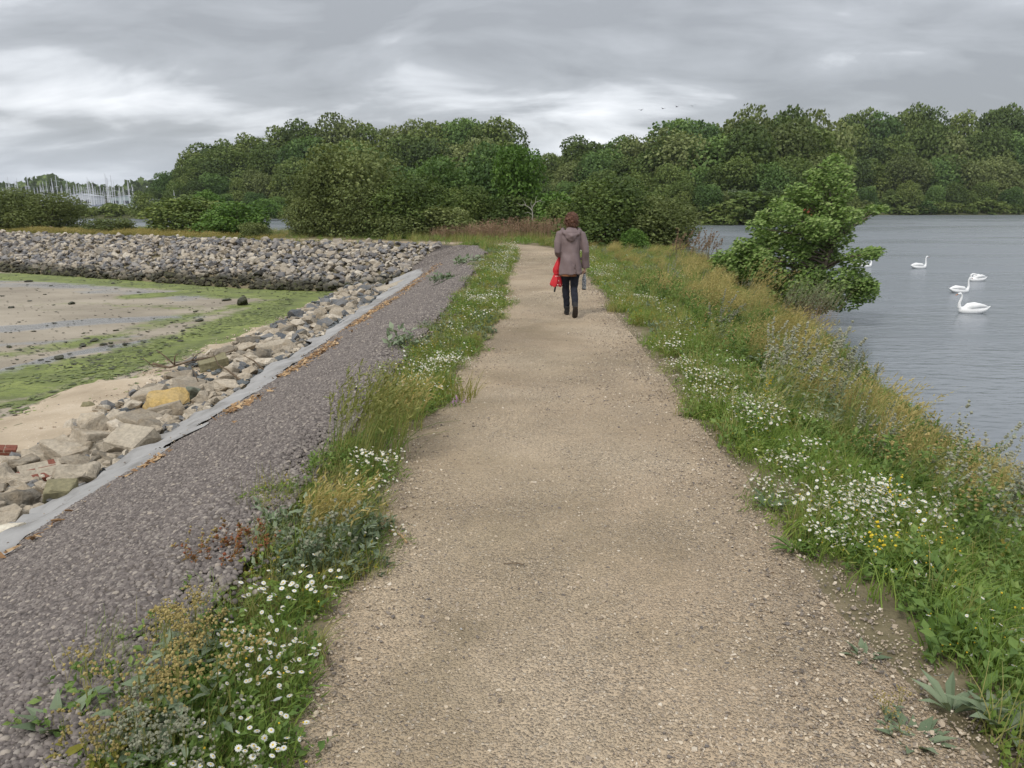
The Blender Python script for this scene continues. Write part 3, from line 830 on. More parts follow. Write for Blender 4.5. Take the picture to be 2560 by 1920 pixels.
# pebbles pressed into the asphalt slope, loose grit on the path
def pebble_proto(name, seed, mat, shape):
    return bpy.data.objects.new(name, rock_mesh(name, seed, mat, 11, shape))
k = NT('slope_stone', 0.85, 0.25); p = k.pos()
k.color(k.mix(0.3, k.ramp(k.rand(), [(0.0, (0.075, 0.063, 0.056)), (0.4, (0.140, 0.118, 0.104)), (0.8, (0.225, 0.193, 0.168)), (0.93, (0.31, 0.275, 0.235)), (1.0, (0.42, 0.36, 0.29))]), k.ramp(k.noise(p, 60, 3), [(0.3, (0.1, 0.09, 0.085)), (0.7, (0.24, 0.21, 0.2))])))
SLST = k.m
k = NT('path_pebble', 0.85, 0.25); p = k.pos()
k.color(k.ramp(k.rand(), [(0.0, (0.13, 0.115, 0.105)), (0.25, (0.25, 0.205, 0.16)), (0.6, (0.40, 0.325, 0.24)), (0.85, (0.52, 0.43, 0.315)), (1.0, (0.60, 0.53, 0.43))]))
PEBB = k.m
k = NT('rusty_litter', 0.9, 0.1)
k.color(k.ramp(k.rand(), [(0.0, (0.20, 0.11, 0.055)), (0.5, (0.33, 0.21, 0.11)), (1.0, (0.50, 0.36, 0.21))]))
DRIFT = k.m
def round_pebble(name, seed, mat, shape):
    bm = bmesh.new(); bmesh.ops.create_icosphere(bm, subdivisions=2, radius=0.5)
    off = Vector((seed * 1.3, seed * .7, 2.0))
    for v in bm.verts:
        v.co *= 1 + mnoise.noise(v.co * 2.2 + off) * .34 + mnoise.noise(v.co * 6 + off) * .10
        v.co = Vector((v.co.x * shape[0], v.co.y * shape[1], v.co.z * shape[2]))
    me = bpy.data.meshes.new(name); bm.to_mesh(me); bm.free(); me.materials.append(mat)
    me.polygons.foreach_set('use_smooth', np.ones(len(me.polygons), bool))
    return bpy.data.objects.new(name, me)
sp = [round_pebble('slope_pebble', 400 + i, SLST, (1, random.uniform(.7, .95), random.uniform(.6, .8))) for i in range(7)]
n = 210000
Yv = 1.0 + 31.0 * rng.random(n) ** 2.2
xu = np.interp(Yv, [q[1] for q in SLOPE_U], [q[0] for q in SLOPE_U]); xl = np.interp(Yv, [q[1] for q in SLOPE_L], [q[0] for q in SLOPE_L])
Xv = xu + np.abs(rng.normal(0, .10, n)) * (rng.random(n) < .12) + (xl - xu) * rng.random(n)
Zv = z_slope(Xv, Yv)
szv = np.clip(rng.normal(0.0215, 0.006, n), 0.010, 0.042) * (1 + Yv * 0.032)
rots = rng.uniform(-.4, .4, (n, 3)); rots[:, 2] = rng.uniform(0, 6.28, n)
scatter('slope_stones', sp, np.stack([Xv, Yv, Zv - szv * .12], 1), rots, szv, rng.integers(0, 7, n))
pp = [pebble_proto('path_pebble', 420 + i, PEBB, (1, 0.8, 0.55)) for i in range(6)]
n = 90000
Yv = 1.6 + 26.0 * rng.random(n) ** 2.2
cx = np.interp(Yv, PATHC[:12, 1], PATHC[:12, 0]); hw = np.interp(Yv, PATHC[:12, 1], PATHC[:12, 2])
Xv = cx + hw * 1.12 * (rng.random(n) * 2 - 1)
# looser stones gather on the right half and at the edges; the trodden line stays finer
q = (Xv - cx) / hw
dens = 0.27 + 0.58 * np.clip(q, 0, 1) + 0.35 * np.clip(np.abs(q) - 0.8, 0, 0.2) / 0.2 + (vnoise(Xv, Yv, 0.9, 51) - 0.5) * 0.9
kp = rng.random(n) < dens
Xv, Yv = Xv[kp], Yv[kp]; n = len(Xv)
szv = np.clip(rng.lognormal(-4.55, 0.42, n), 0.005, 0.034) * (1 + Yv * 0.03)
rots = rng.uniform(-.5, .5, (n, 3)); rots[:, 2] = rng.uniform(0, 6.28, n)
scatter('path_grit', pp, np.stack([Xv, Yv, zg(Xv, Yv) + 0.004], 1), rots, szv, rng.integers(0, 6, n))
# dry tide litter lying in a line along the foot of the slope
g = G(); tube(g, [(-.5, 0, 0), (-.1, .02, .03), (.5, -.03, 0)], [.05, .07, .03], 4); dl = [g.build('drift_twig', DRIFT, link=False)]
g = G(); g.add([(-.5, -.2, 0), (.5, -.15, .08), (.4, .2, 0), (-.45, .15, .1)], [(0, 1, 2, 3)]); dl.append(g.build('drift_flake', DRIFT, link=False))
n = 3400
Yv = 3 + 27 * rng.random(n) ** 1.4
xl = np.interp(Yv, [q[1] for q in SLOPE_L], [q[0] for q in SLOPE_L])
Xv = xl + np.abs(rng.normal(0.28, 0.16, n)) + 0.04 + 0.2 * (vnoise(Yv, Yv * 0, 0.8, 61))
kp = vnoise(Xv, Yv, 1.1, 62) > 0.36
Xv, Yv = Xv[kp], Yv[kp]; n = len(Xv)
rots = rng.normal(0, .25, (n, 3)); rots[:, 2] = rng.normal(1.5, 0.7, n)
scatter('tide_litter', dl, np.stack([Xv, Yv, zg(Xv, Yv) + 0.03], 1), rots, rng.uniform(0.04, 0.13, n), rng.integers(0, 2, n))

n = 420
Yv = 4 + 26 * rng.random(n) ** 1.5
xu = np.interp(Yv, [q[1] for q in GEO_U], [q[0] for q in GEO_U]); xl = np.interp(Yv, [q[1] for q in GEO_L], [q[0] for q in GEO_L])
w_ = rng.random(n) ** 2.2
Xv = xu + .05 + (xl - xu) * w_
rots = rng.uniform(-.5, .5, (n, 3)); rots[:, 2] = rng.uniform(0, 6.28, n)
scatter('loose_chips', pp, np.stack([Xv, Yv, zg(Xv, Yv) + 0.03], 1), rots, rng.uniform(.010, .028, n) * (1 + Yv * .03), rng.integers(0, 6, n))

# seaweed covered lumps on the mud
k = NT('wet_seaweed', 0.5, 0.4); p = k.pos()
k.color(k.ramp(k.noise(p, 14, 5), [(0.3, (0.018, 0.018, 0.012)), (0.55, (0.045, 0.045, 0.02)), (0.75, (0.09, 0.11, 0.03))])); k.bump(k.noise(p, 25, 5), 1.0, 0.03)
WEED = k.m
weeds = [rock_mesh('seaweed_lump', 500 + i, WEED, 14, (1.0, 0.75, 0.42), sub=True, bev=0.05) for i in range(5)]
spots = [(25, 666, .3), (62, 609, .42), (155, 657, .34), (488, 650, .42), (432, 694, .34), (422, 674, .2), (20, 751, .26), (395, 716, .2), (128, 776, .34), (205, 737, .3), (222, 745, .24), (270, 745, .26), (240, 742, .2), (180, 748, .22), (245, 613, .28), (110, 618, .2), (300, 632, .2), (430, 632, .2), (60, 616, .16), (5, 640, .2), (97, 637, .18), (370, 698, .18), (250, 715, .18), (560, 668, .2), (620, 648, .2), (180, 721, .12)]
for i, (a, b, s) in enumerate(spots):
    x, y = at(a, b, MUD_Z)
    o = bpy.data.objects.new('seaweed_lump', weeds[i % 5]); C.objects.link(o)
    o.location = (x, y, MUD_Z + s * 0.08); o.scale = (s, s, s * rng.uniform(0.7, 1.1)); o.rotation_euler = (0, 0, rng.uniform(0, 6))
    tag(o, 'low dark lump of stone and seaweed on the open mud', 'seaweed lump', 'dark lumps scattered over the mud')
x, y = at(524, 660, MUD_Z)
o = bpy.data.objects.new('seaweed_lump', rock_mesh('seaweed_lump', 520, WEED, 18, (1.0, 0.8, 0.95), sub=True)); C.objects.link(o)
o.location = (x, y, MUD_Z + 0.14); o.scale = (.46, .46, .46); tag(o, 'tallest rounded weed covered stump standing on the green mud', 'seaweed lump')
n = 6500
A = np.array([at(a, b, MUD_Z) for a, b in zip(rng.uniform(-80, 720, n), rng.uniform(582, 800, n))])
kp = (d_bay(A[:, 0], A[:, 1]) < -4.2) & (A[:, 0] < -8.2 + 0.0 * A[:, 1])
kp &= rng.random(n) < 0.12 + 0.75 * np.clip(blobs(A[:, 0], A[:, 1], ALGAE), 0, 1) ** 2
A = A[kp]; n = len(A)
wp_ = [bpy.data.objects.new('weed_tuft', rock_mesh('weed_tuft', 540 + i, WEED, 10, (1.0, 0.6, 0.22))) for i in range(4)]
rots = np.zeros((n, 3)); rots[:, 2] = rng.uniform(-0.5, 0.5, n)
scatter('seaweed_scraps', wp_, np.column_stack([A, np.full(n, MUD_Z + 0.015)]), rots, np.clip(rng.lognormal(-2.55, 0.5, n), 0.03, 0.25), rng.integers(0, 4, n))

ALGM = NT('algae_scrap', 0.6, 0.3)
ALGM.color(ALGM.ramp(ALGM.rand(), [(0.0, (0.06, 0.075, 0.025)), (0.5, (0.13, 0.165, 0.045)), (1.0, (0.22, 0.25, 0.08))]))
ag = [bpy.data.objects.new('algae_scrap', rock_mesh('algae_scrap', 560 + i, ALGM.m, 10, (1.0, 0.55, 0.10))) for i in range(4)]
n = 5200
Yv = 6 + 24 * rng.random(n) ** 1.2
xb = np.interp(Yv, [q[1] for q in BEACH_O], [q[0] for q in BEACH_O])
Xv = xb + rng.normal(-.6, .75, n) + .5 * (vnoise(Yv, Yv * 0, .5, 66) - .3)
kp = vnoise(Xv * .7, Yv * .35, 1.6, 67) > .44
Xv, Yv = Xv[kp], Yv[kp]; n = len(Xv)
rots = np.zeros((n, 3)); rots[:, 2] = rng.normal(1.2, 0.7, n)
zb_ = np.maximum(MUD_Z, -1.42 - .26 * (Xv + 4.45) / (np.interp(Yv, [q[1] for q in BEACH_O], [q[0] for q in BEACH_O]) + 4.45))
scatter('algae_scraps', ag, np.stack([Xv, Yv, zb_ + .018], 1), rots, np.clip(rng.lognormal(-2.35, .5, n), .03, .3), rng.integers(0, 4, n))
n = 6000
Yv = 5 + 24 * rng.random(n) ** 1.5
xb = np.interp(Yv, [q[1] for q in BEACH_O], [q[0] for q in BEACH_O]); wv_ = rng.random(n)
Xv = -4.6 + (xb + 4.6) * wv_
rots = rng.uniform(-.5, .5, (n, 3)); rots[:, 2] = rng.uniform(0, 6.28, n)
scatter('beach_pebbles', pp, np.stack([Xv, Yv, -1.42 - .26 * wv_ + .012], 1), rots, np.clip(rng.lognormal(-3.5, .5, n), .015, .11), rng.integers(0, 6, n))

# driftwood
k = NT('grey_driftwood', 0.85, 0.2); p = k.pos(obj=True)
k.color(k.ramp(k.noise(p, 18, 5), [(0.3, (0.09, 0.065, 0.045)), (0.7, (0.20, 0.15, 0.10))])); DWOOD = k.m
def branch(name, label, pts_list, rad, mat, cat='branch', loc=(0, 0, 0)):
    g = G()
    for pts, r_ in pts_list: tube(g, pts, np.linspace(r_, r_ * 0.35, len(pts)), 6)
    o = g.build(name, mat, smooth=True); o.location = loc
    return tag(o, label, cat)
x, y = at(385, 800, -1.6)
branch('driftwood_branch', 'bare forked driftwood branch lying on the sand above algae', [([(-.55, .1, .12), (-.2, .05, .05), (.2, .2, .16), (.6, .5, .2), (.95, .65, .3)], .03), ([(-.1, .08, .1), (-.25, 0, .3), (-.42, .03, .42)], .02), ([(-.1, .08, .1), (-.02, -.05, .3), (.05, -.02, .36)], .018), ([(.2, .2, .16), (.34, .2, .3), (.45, .3, .36)], .015), ([(-.2, .05, .05), (-.45, -.1, .1), (-.6, -.2, .3)], .02)], .03, DWOOD, loc=(x, y, -1.6))
x, y = at(436, 858, -1.5)
branch('dead_twig', 'thin upright dead twig standing by the yellow boulder', [([(0, 0, 0), (-.06, .05, .22), (-.16, .08, .48)], .014)], .02, DWOOD, cat='twig', loc=(x, y, -1.45))
x, y = at(500, 830, -1.4)
branch('dead_twig', 'dark crooked twig lying across the brown tilted slab', [([(.2, -.1, 0), (-.05, 0, .16), (-.22, .05, .24), (-.3, .08, .42)], .018), ([(.5, .3, .1), (.3, .35, .26), (.12, .4, .34)], .02)], .02, DWOOD, cat='twig', loc=(x, y, -1.3))

# ------------------------------------------------------------------ plants
LEAF = [([(0, 0, 0), (-.5, .45, .07), (0, .5, 0), (.5, .45, .07), (0, 1, -.10)], [(0, 2, 1), (1, 2, 4), (0, 3, 2), (2, 3, 4)], 0)]
LONGLEAF = [([(0, 0, 0), (-.32, .25, .05), (0, .28, 0), (.32, .25, .05), (-.42, .6, .04), (0, .62, -.02), (.42, .6, .04), (0, 1, -.16)],
             [(0, 2, 1, 1), (1, 2, 5, 4), (0, 3, 2, 2), (2, 3, 6, 5), (4, 5, 7, 7), (5, 6, 7, 7)], 0)]
LONGLEAF = [(LONGLEAF[0][0], [(1, 2, 5), (1, 5, 4), (2, 3, 6), (2, 6, 5), (0, 2, 1), (0, 3, 2), (4, 5, 7), (5, 6, 7)], 0)]
BLADE = [([(-.5, 0, 0), (.5, 0, 0), (-.42, .4, .05), (.42, .4, .05), (-.28, .75, 0), (.28, .75, 0), (0, 1, -.12)], [(0, 1, 3), (0, 3, 2), (2, 3, 5), (2, 5, 4), (4, 5, 6)], 0)]
CLUMP = [(np.concatenate([np.array(LEAF[0][0]) @ np.array(m).T + np.array(o_) for m, o_ in (
            (np.eye(3), (0, 0, 0)), ([[.5, -.8, .2], [.8, .5, -.2], [.1, .2, .9]], (.15, .1, .05)), ([[.5, .8, 0], [-.8, .5, .3], [.2, -.1, .9]], (-.1, .15, -.08)))]),
          np.concatenate([np.array(LEAF[0][1]) + 5 * i for i in range(3)]), 0)]
BALL = [([(0, 0, 1), (1, 0, 0), (0, 1, 0), (-1, 0, 0), (0, -1, 0), (0, 0, -1)], [(0, 1, 2), (0, 2, 3), (0, 3, 4), (0, 4, 1), (5, 2, 1), (5, 3, 2), (5, 4, 3), (5, 1, 4)], 0)]
def daisy(np_=11):
    v, f = [], []
    for i in range(np_):
        a = i / np_ * 2 * math.pi; w = 0.20
        c, s = math.cos(a), math.sin(a)
        for r, q, z in ((.26, -w * .6, .05), (.26, w * .6, .05), (.75, w, .0), (1.0, 0, -.10), (.75, -w, .0)):
            v.append((c * r - s * q, s * r + c * q, z))
        b = i * 5; f += [(b, b + 1, b + 2), (b, b + 2, b + 4), (b + 4, b + 2, b + 3)]
    d, df = [(0, 0, .22)], []
    for i in range(7):
        a = i / 7 * 2 * math.pi; d.append((math.cos(a) * .32, math.sin(a) * .32, .04))
        df.append((0, 1 + i, 1 + (i + 1) % 7))
    return [(v, f, 1), (d, df, 2)]
DAISY = daisy()

GRASS = leaf_mat('grass_green', [(0.105, 0.180, 0.030), (0.180, 0.277, 0.051), (0.300, 0.383, 0.093)], 0.3)
HERB = leaf_mat('herb_green', [(0.083, 0.150, 0.033), (0.143, 0.225, 0.054), (0.225, 0.307, 0.083)], 0.3)
FERNY = leaf_mat('mayweed_green', [(0.109, 0.181, 0.032), (0.181, 0.261, 0.051), (0.312, 0.341, 0.087)], 0.3)
GREYG = leaf_mat('grey_green_leaf', [(0.120, 0.165, 0.095), (0.185, 0.235, 0.140), (0.270, 0.320, 0.210)], 0.2, 0.65)
MUGW = leaf_mat('mugwort_leaf', [(0.101, 0.142, 0.068), (0.169, 0.216, 0.108), (0.311, 0.344, 0.209)], 0.25)
GOLD = leaf_mat('golden_grass', [(0.280, 0.235, 0.080), (0.410, 0.335, 0.120), (0.530, 0.435, 0.190)], 0.3)
GOLDG = leaf_mat('grass_stalk', [(0.190, 0.215, 0.062), (0.290, 0.285, 0.095), (0.430, 0.370, 0.155)], 0.3)
TAN = leaf_mat('tan_seed_head', [(0.247, 0.196, 0.069), (0.356, 0.282, 0.103), (0.460, 0.368, 0.155)], 0.15, 0.8)
SILV = leaf_mat('silvery_seed_head', [(0.190, 0.195, 0.130), (0.270, 0.275, 0.190), (0.360, 0.355, 0.260)], 0.15, 0.8)
RUST = leaf_mat('rusty_red_leaf', [(0.150, 0.130, 0.030), (0.240, 0.110, 0.040), (0.330, 0.075, 0.050)], 0.25)
BRWN = leaf_mat('dead_brown_stalk', [(0.170, 0.110, 0.066), (0.265, 0.175, 0.110), (0.370, 0.265, 0.175)], 0.1, 0.85)
PETAL = leaf_mat('white_petal', [(0.56, 0.56, 0.50), (0.68, 0.68, 0.63), (0.78, 0.78, 0.75)], 0.2, 0.6)
DISC = leaf_mat('yellow_disc', [(0.50, 0.31, 0.02), (0.62, 0.42, 0.03), (0.66, 0.50, 0.06)], 0.0, 0.8)
YELF = leaf_mat('yellow_flower', [(0.62, 0.42, 0.02), (0.70, 0.52, 0.03), (0.75, 0.60, 0.06)], 0.2, 0.7)
YGRN = leaf_mat('yellow_green_leaf', [(0.160, 0.180, 0.025), (0.260, 0.235, 0.035), (0.360, 0.270, 0.045)], 0.3)
PINK = leaf_mat('pink_flower', [(0.45, 0.25, 0.42), (0.55, 0.33, 0.52), (0.62, 0.42, 0.58)], 0.2)

WIND = np.array([0.75, 0.15, 0.0])
def rdisc(n, r):
    a = rng.uniform(0, 2 * math.pi, n); q = r * np.sqrt(rng.random(n)); return np.stack([np.cos(a) * q, np.sin(a) * q, np.zeros(n)], 1)
def stalks(g, base, length, lean, width, mat, a=None, seg=4, curl=0.5):
    """Many curved grass stalks as flat strips; returns the points along each (n, seg+1, 3)."""
    n = len(base); t = np.linspace(0, 1, seg + 1)
    up = np.array([0, 0, 1.0])
    d0 = nrm(up + lean * 0.35); 
    P = base[:, None, :] + length[:, None, None] * (d0[:, None, :] * t[None, :, None] + lean[:, None, :] * (curl * t ** 2)[None, :, None] - up[None, None, :] * (0.28 * np.linalg.norm(lean, axis=1)[:, None] * t[None, :] ** 2.4)[..., None])
    T = nrm(np.gradient(P, axis=1))
    side = nrm(np.cross(T, nrm(rng.normal(size=(n, 1, 3)))))
    w = (width[:, None] * np.array([1.0] + [0.9 - 0.75 * (i / seg) for i in range(1, seg + 1)])[None, :])[..., None] * 0.5
    Lf, Rt = P - side * w, P + side * w
    V = np.stack([Lf, Rt], 2).reshape(n, -1, 3)
    f = np.array([(2 * i, 2 * i + 1, 2 * i + 3, 2 * i + 2) for i in range(seg)])
    Fc = f[None] + (np.arange(n) * 2 * (seg + 1))[:, None, None]
    if a is None: a = rng.random(n)
    g.add(V.reshape(-1, 3), Fc.reshape(-1, 4), mat, np.repeat(a, 2 * (seg + 1)))
    return P

def along(P, tmin, tmax, per):
    n, s, _ = P.shape
    t = rng.uniform(tmin, tmax, (n, per)); x = t * (s - 1); i = np.minimum(x.astype(int), s - 2); fr = (x - i)[..., None]
    ii = np.arange(n)[:, None]
    pt = P[ii, i] * (1 - fr) + P[ii, i + 1] * fr; d = nrm(P[ii, i + 1] - P[ii, i])
    return pt.reshape(-1, 3), d.reshape(-1, 3), t.ravel()

def grass_tuft(seed, n=26, h=(0.10, 0.24), r=0.10, w=0.006, lean=0.5):
    g = G(); b = rdisc(n, r)
    ln = nrm(rng.normal(size=(n, 3)) * [1, 1, 0]) * rng.uniform(.1, .8, n)[:, None] + WIND * lean * rng.uniform(.3, 1, n)[:, None]
    stalks(g, b, rng.uniform(*h, n), ln, np.full(n, w), 0, seg=3)
    return g
def herb_clump(seed, n=60, r=0.14, h=0.16, leaf=(0.02, 0.05), up=0.7):
    g = G(); m = n // 6
    b = rdisc(m, r * 0.7)
    ln = nrm(rng.normal(size=(m, 3)) * [1, 1, 0]) * rng.uniform(.2, .9, m)[:, None] + WIND * .3
    P = stalks(g, b, rng.uniform(.5, 1, m) * h, ln, np.full(m, .004), 0, seg=3)
    pt, d, t = along(P, .1, 1.0, 6)
    L_ = rng.uniform(*leaf, len(pt))
    dd = nrm(rng.normal(size=(len(pt), 3)) * [1, 1, .5] + d * up + WIND * .3)
    M = frames(dd, np.tile([0, 0, 1.0], (len(pt), 1)), .5)
    g.stamp(LEAF, scaled(M, L_ * .5, L_, L_), pt)
    return g
def mayweed(seed, flowers=18, r=0.20, h=0.18, size=0.0108, foliage=190, yellow=0.35):
    g = G()
    m = flowers; b = rdisc(m, r)
    ln = nrm(rng.normal(size=(m, 3)) * [1, 1, 0]) * rng.uniform(.1, .5, m)[:, None] + WIND * .35
    P = stalks(g, b * .8, rng.uniform(.65, 1.1, m) * h, ln, np.full(m, .0035), 0, seg=3)
    top = P[:, -1]
    nv = nrm(np.tile([0, 0, 1.0], (m, 1)) + rng.normal(size=(m, 3)) * .42 + WIND * .35)
    Z = nv; X_ = nrm(np.cross(Z, rng.normal(size=(m, 3)))); Y_ = np.cross(Z, X_)
    M = np.stack([X_, Y_, Z], 2)
    s = rng.uniform(.75, 1.2, m) * size
    droop = rng.random(m) < yellow
    k1 = ~droop
    g.stamp(DAISY, M[k1] * s[k1][:, None, None], top[k1])
    g.stamp([(BALL[0][0], BALL[0][1], 2)], M[droop] * (s[droop] * .42)[:, None, None], top[droop])
    # thread-like leaves
    n = foliage; q = rdisc(n, r * 1.05); q[:, 2] = rng.uniform(.0, .62, n) * h
    d = nrm(rng.normal(size=(n, 3)) * [1, 1, .6] + [0, 0, .7] + WIND * .5)
    L_ = rng.uniform(.025, .06, n)
    g.stamp(BLADE, scaled(frames(d), L_ * .13, L_, L_), q)
    return g
def gold_tuft(seed, n=90, h=(0.55, 0.95), r=0.20, lean=1.0, plume=10, gold=1.0):
    g = G(); b = rdisc(n, r)
    ln = nrm(rng.normal(size=(n, 3)) * [1, 1, 0]) * rng.uniform(.05, .35, n)[:, None] + WIND * lean * rng.uniform(.55, 1.1, n)[:, None]
    P = stalks(g, b, rng.uniform(*h, n), ln, np.full(n, .005), 0, seg=5, curl=.45)
    m = int(n * .8)
    pt, d, t = along(P[:m], .52, 1.0, plume)
    dd = nrm(d + rng.normal(size=d.shape) * .45 + WIND * .3)
    L_ = rng.uniform(.022, .05, len(pt)) * (1.25 - .6 * (t - .5))
    g.stamp([(BLADE[0][0], BLADE[0][1], 1)], scaled(frames(dd), L_ * .24, L_, L_), pt)
    k2 = n // 2
    b2 = rdisc(k2, r * 1.2); ln2 = nrm(rng.normal(size=(k2, 3)) * [1, 1, 0]) * rng.uniform(.2, .9, k2)[:, None] + WIND * .7
    stalks(g, b2, rng.uniform(.2, .45, k2), ln2, np.full(k2, .007), 2, seg=4)
    return g
def tall_herb(seed, stems=9, h=(0.5, 0.85), r=0.16, leafs=26, leaf=(0.03, 0.065), spike=22, lean=.55, slots=(0, 1, 2)):
    """Upright leafy stems that end in a spike of small heads."""
    g = G(); b = rdisc(stems, r)
    ln = nrm(rng.normal(size=(stems, 3)) * [1, 1, 0]) * rng.uniform(.1, .45, stems)[:, None] + WIND * lean * rng.uniform(.5, 1.1, stems)[:, None]
    P = stalks(g, b, rng.uniform(*h, stems), ln, np.full(stems, .007), slots[2], seg=6, curl=.4)
    pt, d, t = along(P, .05, .85, leafs)
    dd = nrm(rng.normal(size=d.shape) * [1, 1, .5] + d * .6 + WIND * .5)
    L_ = rng.uniform(*leaf, len(pt)) * (1.2 - .6 * t)
    g.stamp(LEAF, scaled(frames(dd, np.tile([0, 0, 1.0], (len(pt), 1)), .6), L_ * .38, L_, L_), pt, mat=slots[0])
    if spike:
        pt, d, t = along(P, .62, 1.02, spike)
        side = rng.normal(size=d.shape); off = side * (.028 * (1.1 - t))[:, None]
        L_ = rng.uniform(.007, .014, len(pt))
        g.stamp(BALL, frames(d) * L_[:, None, None], pt + off, mat=slots[1])
    return g
def seed_plant(seed, stems=12, h=(0.28, 0.5), r=0.20, heads=150, lean=.6):
    """Branching stems topped with domes of tan seed heads over broad leaves."""
    g = G(); b = rdisc(stems, r)
    ln = nrm(rng.normal(size=(stems, 3)) * [1, 1, 0]) * rng.uniform(.2, .8, stems)[:, None] + WIND * lean
    P = stalks(g, b, rng.uniform(*h, stems), ln, np.full(stems, .007), 2, seg=5, curl=.4)
    for i in range(stems):
        tip = P[i, -1]; rr = rng.uniform(.05, .085)
        nb = 7
        dirs = nrm(rng.normal(size=(nb, 3)) + [0, 0, 1.1] + WIND * .4)
        ends = tip + dirs * rr
        stalks(g, np.repeat(P[i, -2][None], nb, 0), np.linalg.norm(ends - P[i, -2], axis=1), dirs * .2, np.full(nb, .003), 2, seg=2)
        k_ = heads // stems
        q = np.repeat(ends, max(1, k_ // nb), 0); q = q + rng.normal(size=q.shape) * [.017, .017, .010]
        s = rng.uniform(.0045, .0085, len(q))
        g.stamp(BALL, frames(rng.normal(size=q.shape)) * s[:, None, None], q, mat=1)
    pt, d, t = along(P, .0, .7, 7)
    dd = nrm(rng.normal(size=d.shape) * [1, 1, .3] + WIND * .3 + [0, 0, .25])
    L_ = rng.uniform(.05, .12, len(pt)) * (1.15 - .6 * t)
    g.stamp(LONGLEAF, scaled(frames(dd, np.tile([0, 0, 1.0], (len(pt), 1)), .35), L_ * .42, L_, L_), pt, mat=0)
    return g
def rosette(seed, n=15, L=(0.10, 0.2), up=.55, wid=.3):
    g = G()
    a = np.arange(n) * 2.4 + rng.uniform(0, .5, n); el = rng.uniform(.15, 1.0, n) * up + .12
    d = nrm(np.stack([np.cos(a), np.sin(a), el * 1.5], 1) + WIND * .2)
    L_ = rng.uniform(*L, n)
    q = np.stack([np.cos(a) * .015, np.sin(a) * .015, np.full(n, .01)], 1)
    g.stamp(LONGLEAF, scaled(frames(d, np.tile([0, 0, 1.0], (n, 1)), .15), L_ * wid, L_, L_ * .9), q)
    return g
def protos(fn, count_, mats, name, **kw):
    return [bpy.data.objects.new(name, fn(i, **kw).mesh(name, mats)) for i in range(count_)]

GR_P = protos(grass_tuft, 5, [GRASS], 'grass_tuft') + protos(grass_tuft, 3, [GOLDG], 'dry_grass_tuft', h=(0.12, 0.30), n=20, lean=.8)
HB_P = protos(herb_clump, 4, [HERB], 'herb_clump') + protos(herb_clump, 2, [FERNY], 'ferny_clump', leaf=(.015, .035), n=84, h=.14) + protos(herb_clump, 1, [YGRN], 'yellow_clump', leaf=(.015, .03)) + protos(herb_clump, 2, [GREYG], 'grey_clump', leaf=(.03, .07), n=40)

def sample_region(n, x0, x1, y0, y1, ypow=1.6):
    y = y0 + (y1 - y0) * rng.random(n) ** ypow
    x = x0 + (x1 - x0) * rng.random(n)
    return x, y
def seen(x, y, m=1.0): return np.abs(x) < 0.70 * y + 1.2 + m
def place_stuff(name, pr, x, y, idx, smin_, smax_, tilt=.15, z_off=-.01):
    n = len(x); rots = rng.normal(0, tilt, (n, 3)); rots[:, 2] = rng.normal(0, .9, n)
    s = rng.uniform(smin_, smax_, n) 
    return scatter(name, pr, np.stack([x, y, z_ground(x, y) + z_off], 1), rots, s, idx)
# left verge density: full between the slope's upper edge and the path's edge
def verge_mask(x, y, edge_lo=0.0, wob=0.22):
    dp = d_path(x, y); db = d_bay(x, y)
    n1 = (vnoise(x, y, 1.6, 71) - 0.5) * 2 * wob + (vnoise(x, y, 4.5, 72) - 0.5) * wob
    return dp, db, n1
def veg_pick(n, x0, x1, y0, y1, left, ypow, lo=0.02, bay=0.02):
    x, y = sample_region(n, x0, x1, y0, y1, ypow)
    dp, db, n1 = verge_mask(x, y)
    bay_ = np.where(x < 0.6, .30 - .06 * np.clip((9 - y) / 4, 0, 1) + bay * 0, bay)
    ok = (dp + n1 > lo + np.where(x > 0.6, np.where(y < 5.5, .19, .10), 0.0)) & (db + n1 * np.where(x < .6, 1.3, .7) > bay_) & (d_pond(x, y) > 0.15) & seen(x, y)
    return x[ok], y[ok], dp[ok], db[ok]
# short grass and low leaves
xs, ys = [], []
x, y, dp, db = veg_pick(9000, -2.4, 0.2, 1.2, 33, True, 1.7); xs.append(x); ys.append(y)
x, y, dp, db = veg_pick(30000, 1.2, 12, 1.2, 38, False, 1.5); xs.append(x); ys.append(y)
x = np.concatenate(xs); y = np.concatenate(ys)
pick = np.where(rng.random(len(x)) < 0.25 + 0.5 * vnoise(x, y, .7, 73), 5 + rng.integers(0, 3, len(x)), rng.integers(0, 5, len(x)))
pick = np.where((x > .6) & (y < 5.5) & (rng.random(len(x)) < .7), rng.integers(0, 5, len(x)), pick)
place_stuff('grass', GR_P, x, y, pick, np.where(x < .6, .38, .6), np.where(x < .6, .85, 1.2))
xs, ys = [], []
x, y, dp, db = veg_pick(6500, -2.4, 0.2, 1.2, 33, True, 1.7); xs.append(x); ys.append(y)
x, y, dp, db = veg_pick(17000, 1.2, 12, 1.2, 38, False, 1.6); xs.append(x); ys.append(y)
x = np.concatenate(xs); y = np.concatenate(ys)
q = vnoise(x, y, .9, 74) + rng.normal(0, .12, len(x))
idx = np.select([q < .42, q < .62, q < .70], [rng.integers(0, 4, len(x)), 4 + rng.integers(0, 2, len(x)), 6 * np.ones(len(x), int)], 7 + rng.integers(0, 2, len(x)))
place_stuff('undergrowth', HB_P, x, y, idx, np.where(x < .6, .5, .6), np.where(x < .6, 1.05, 1.45))
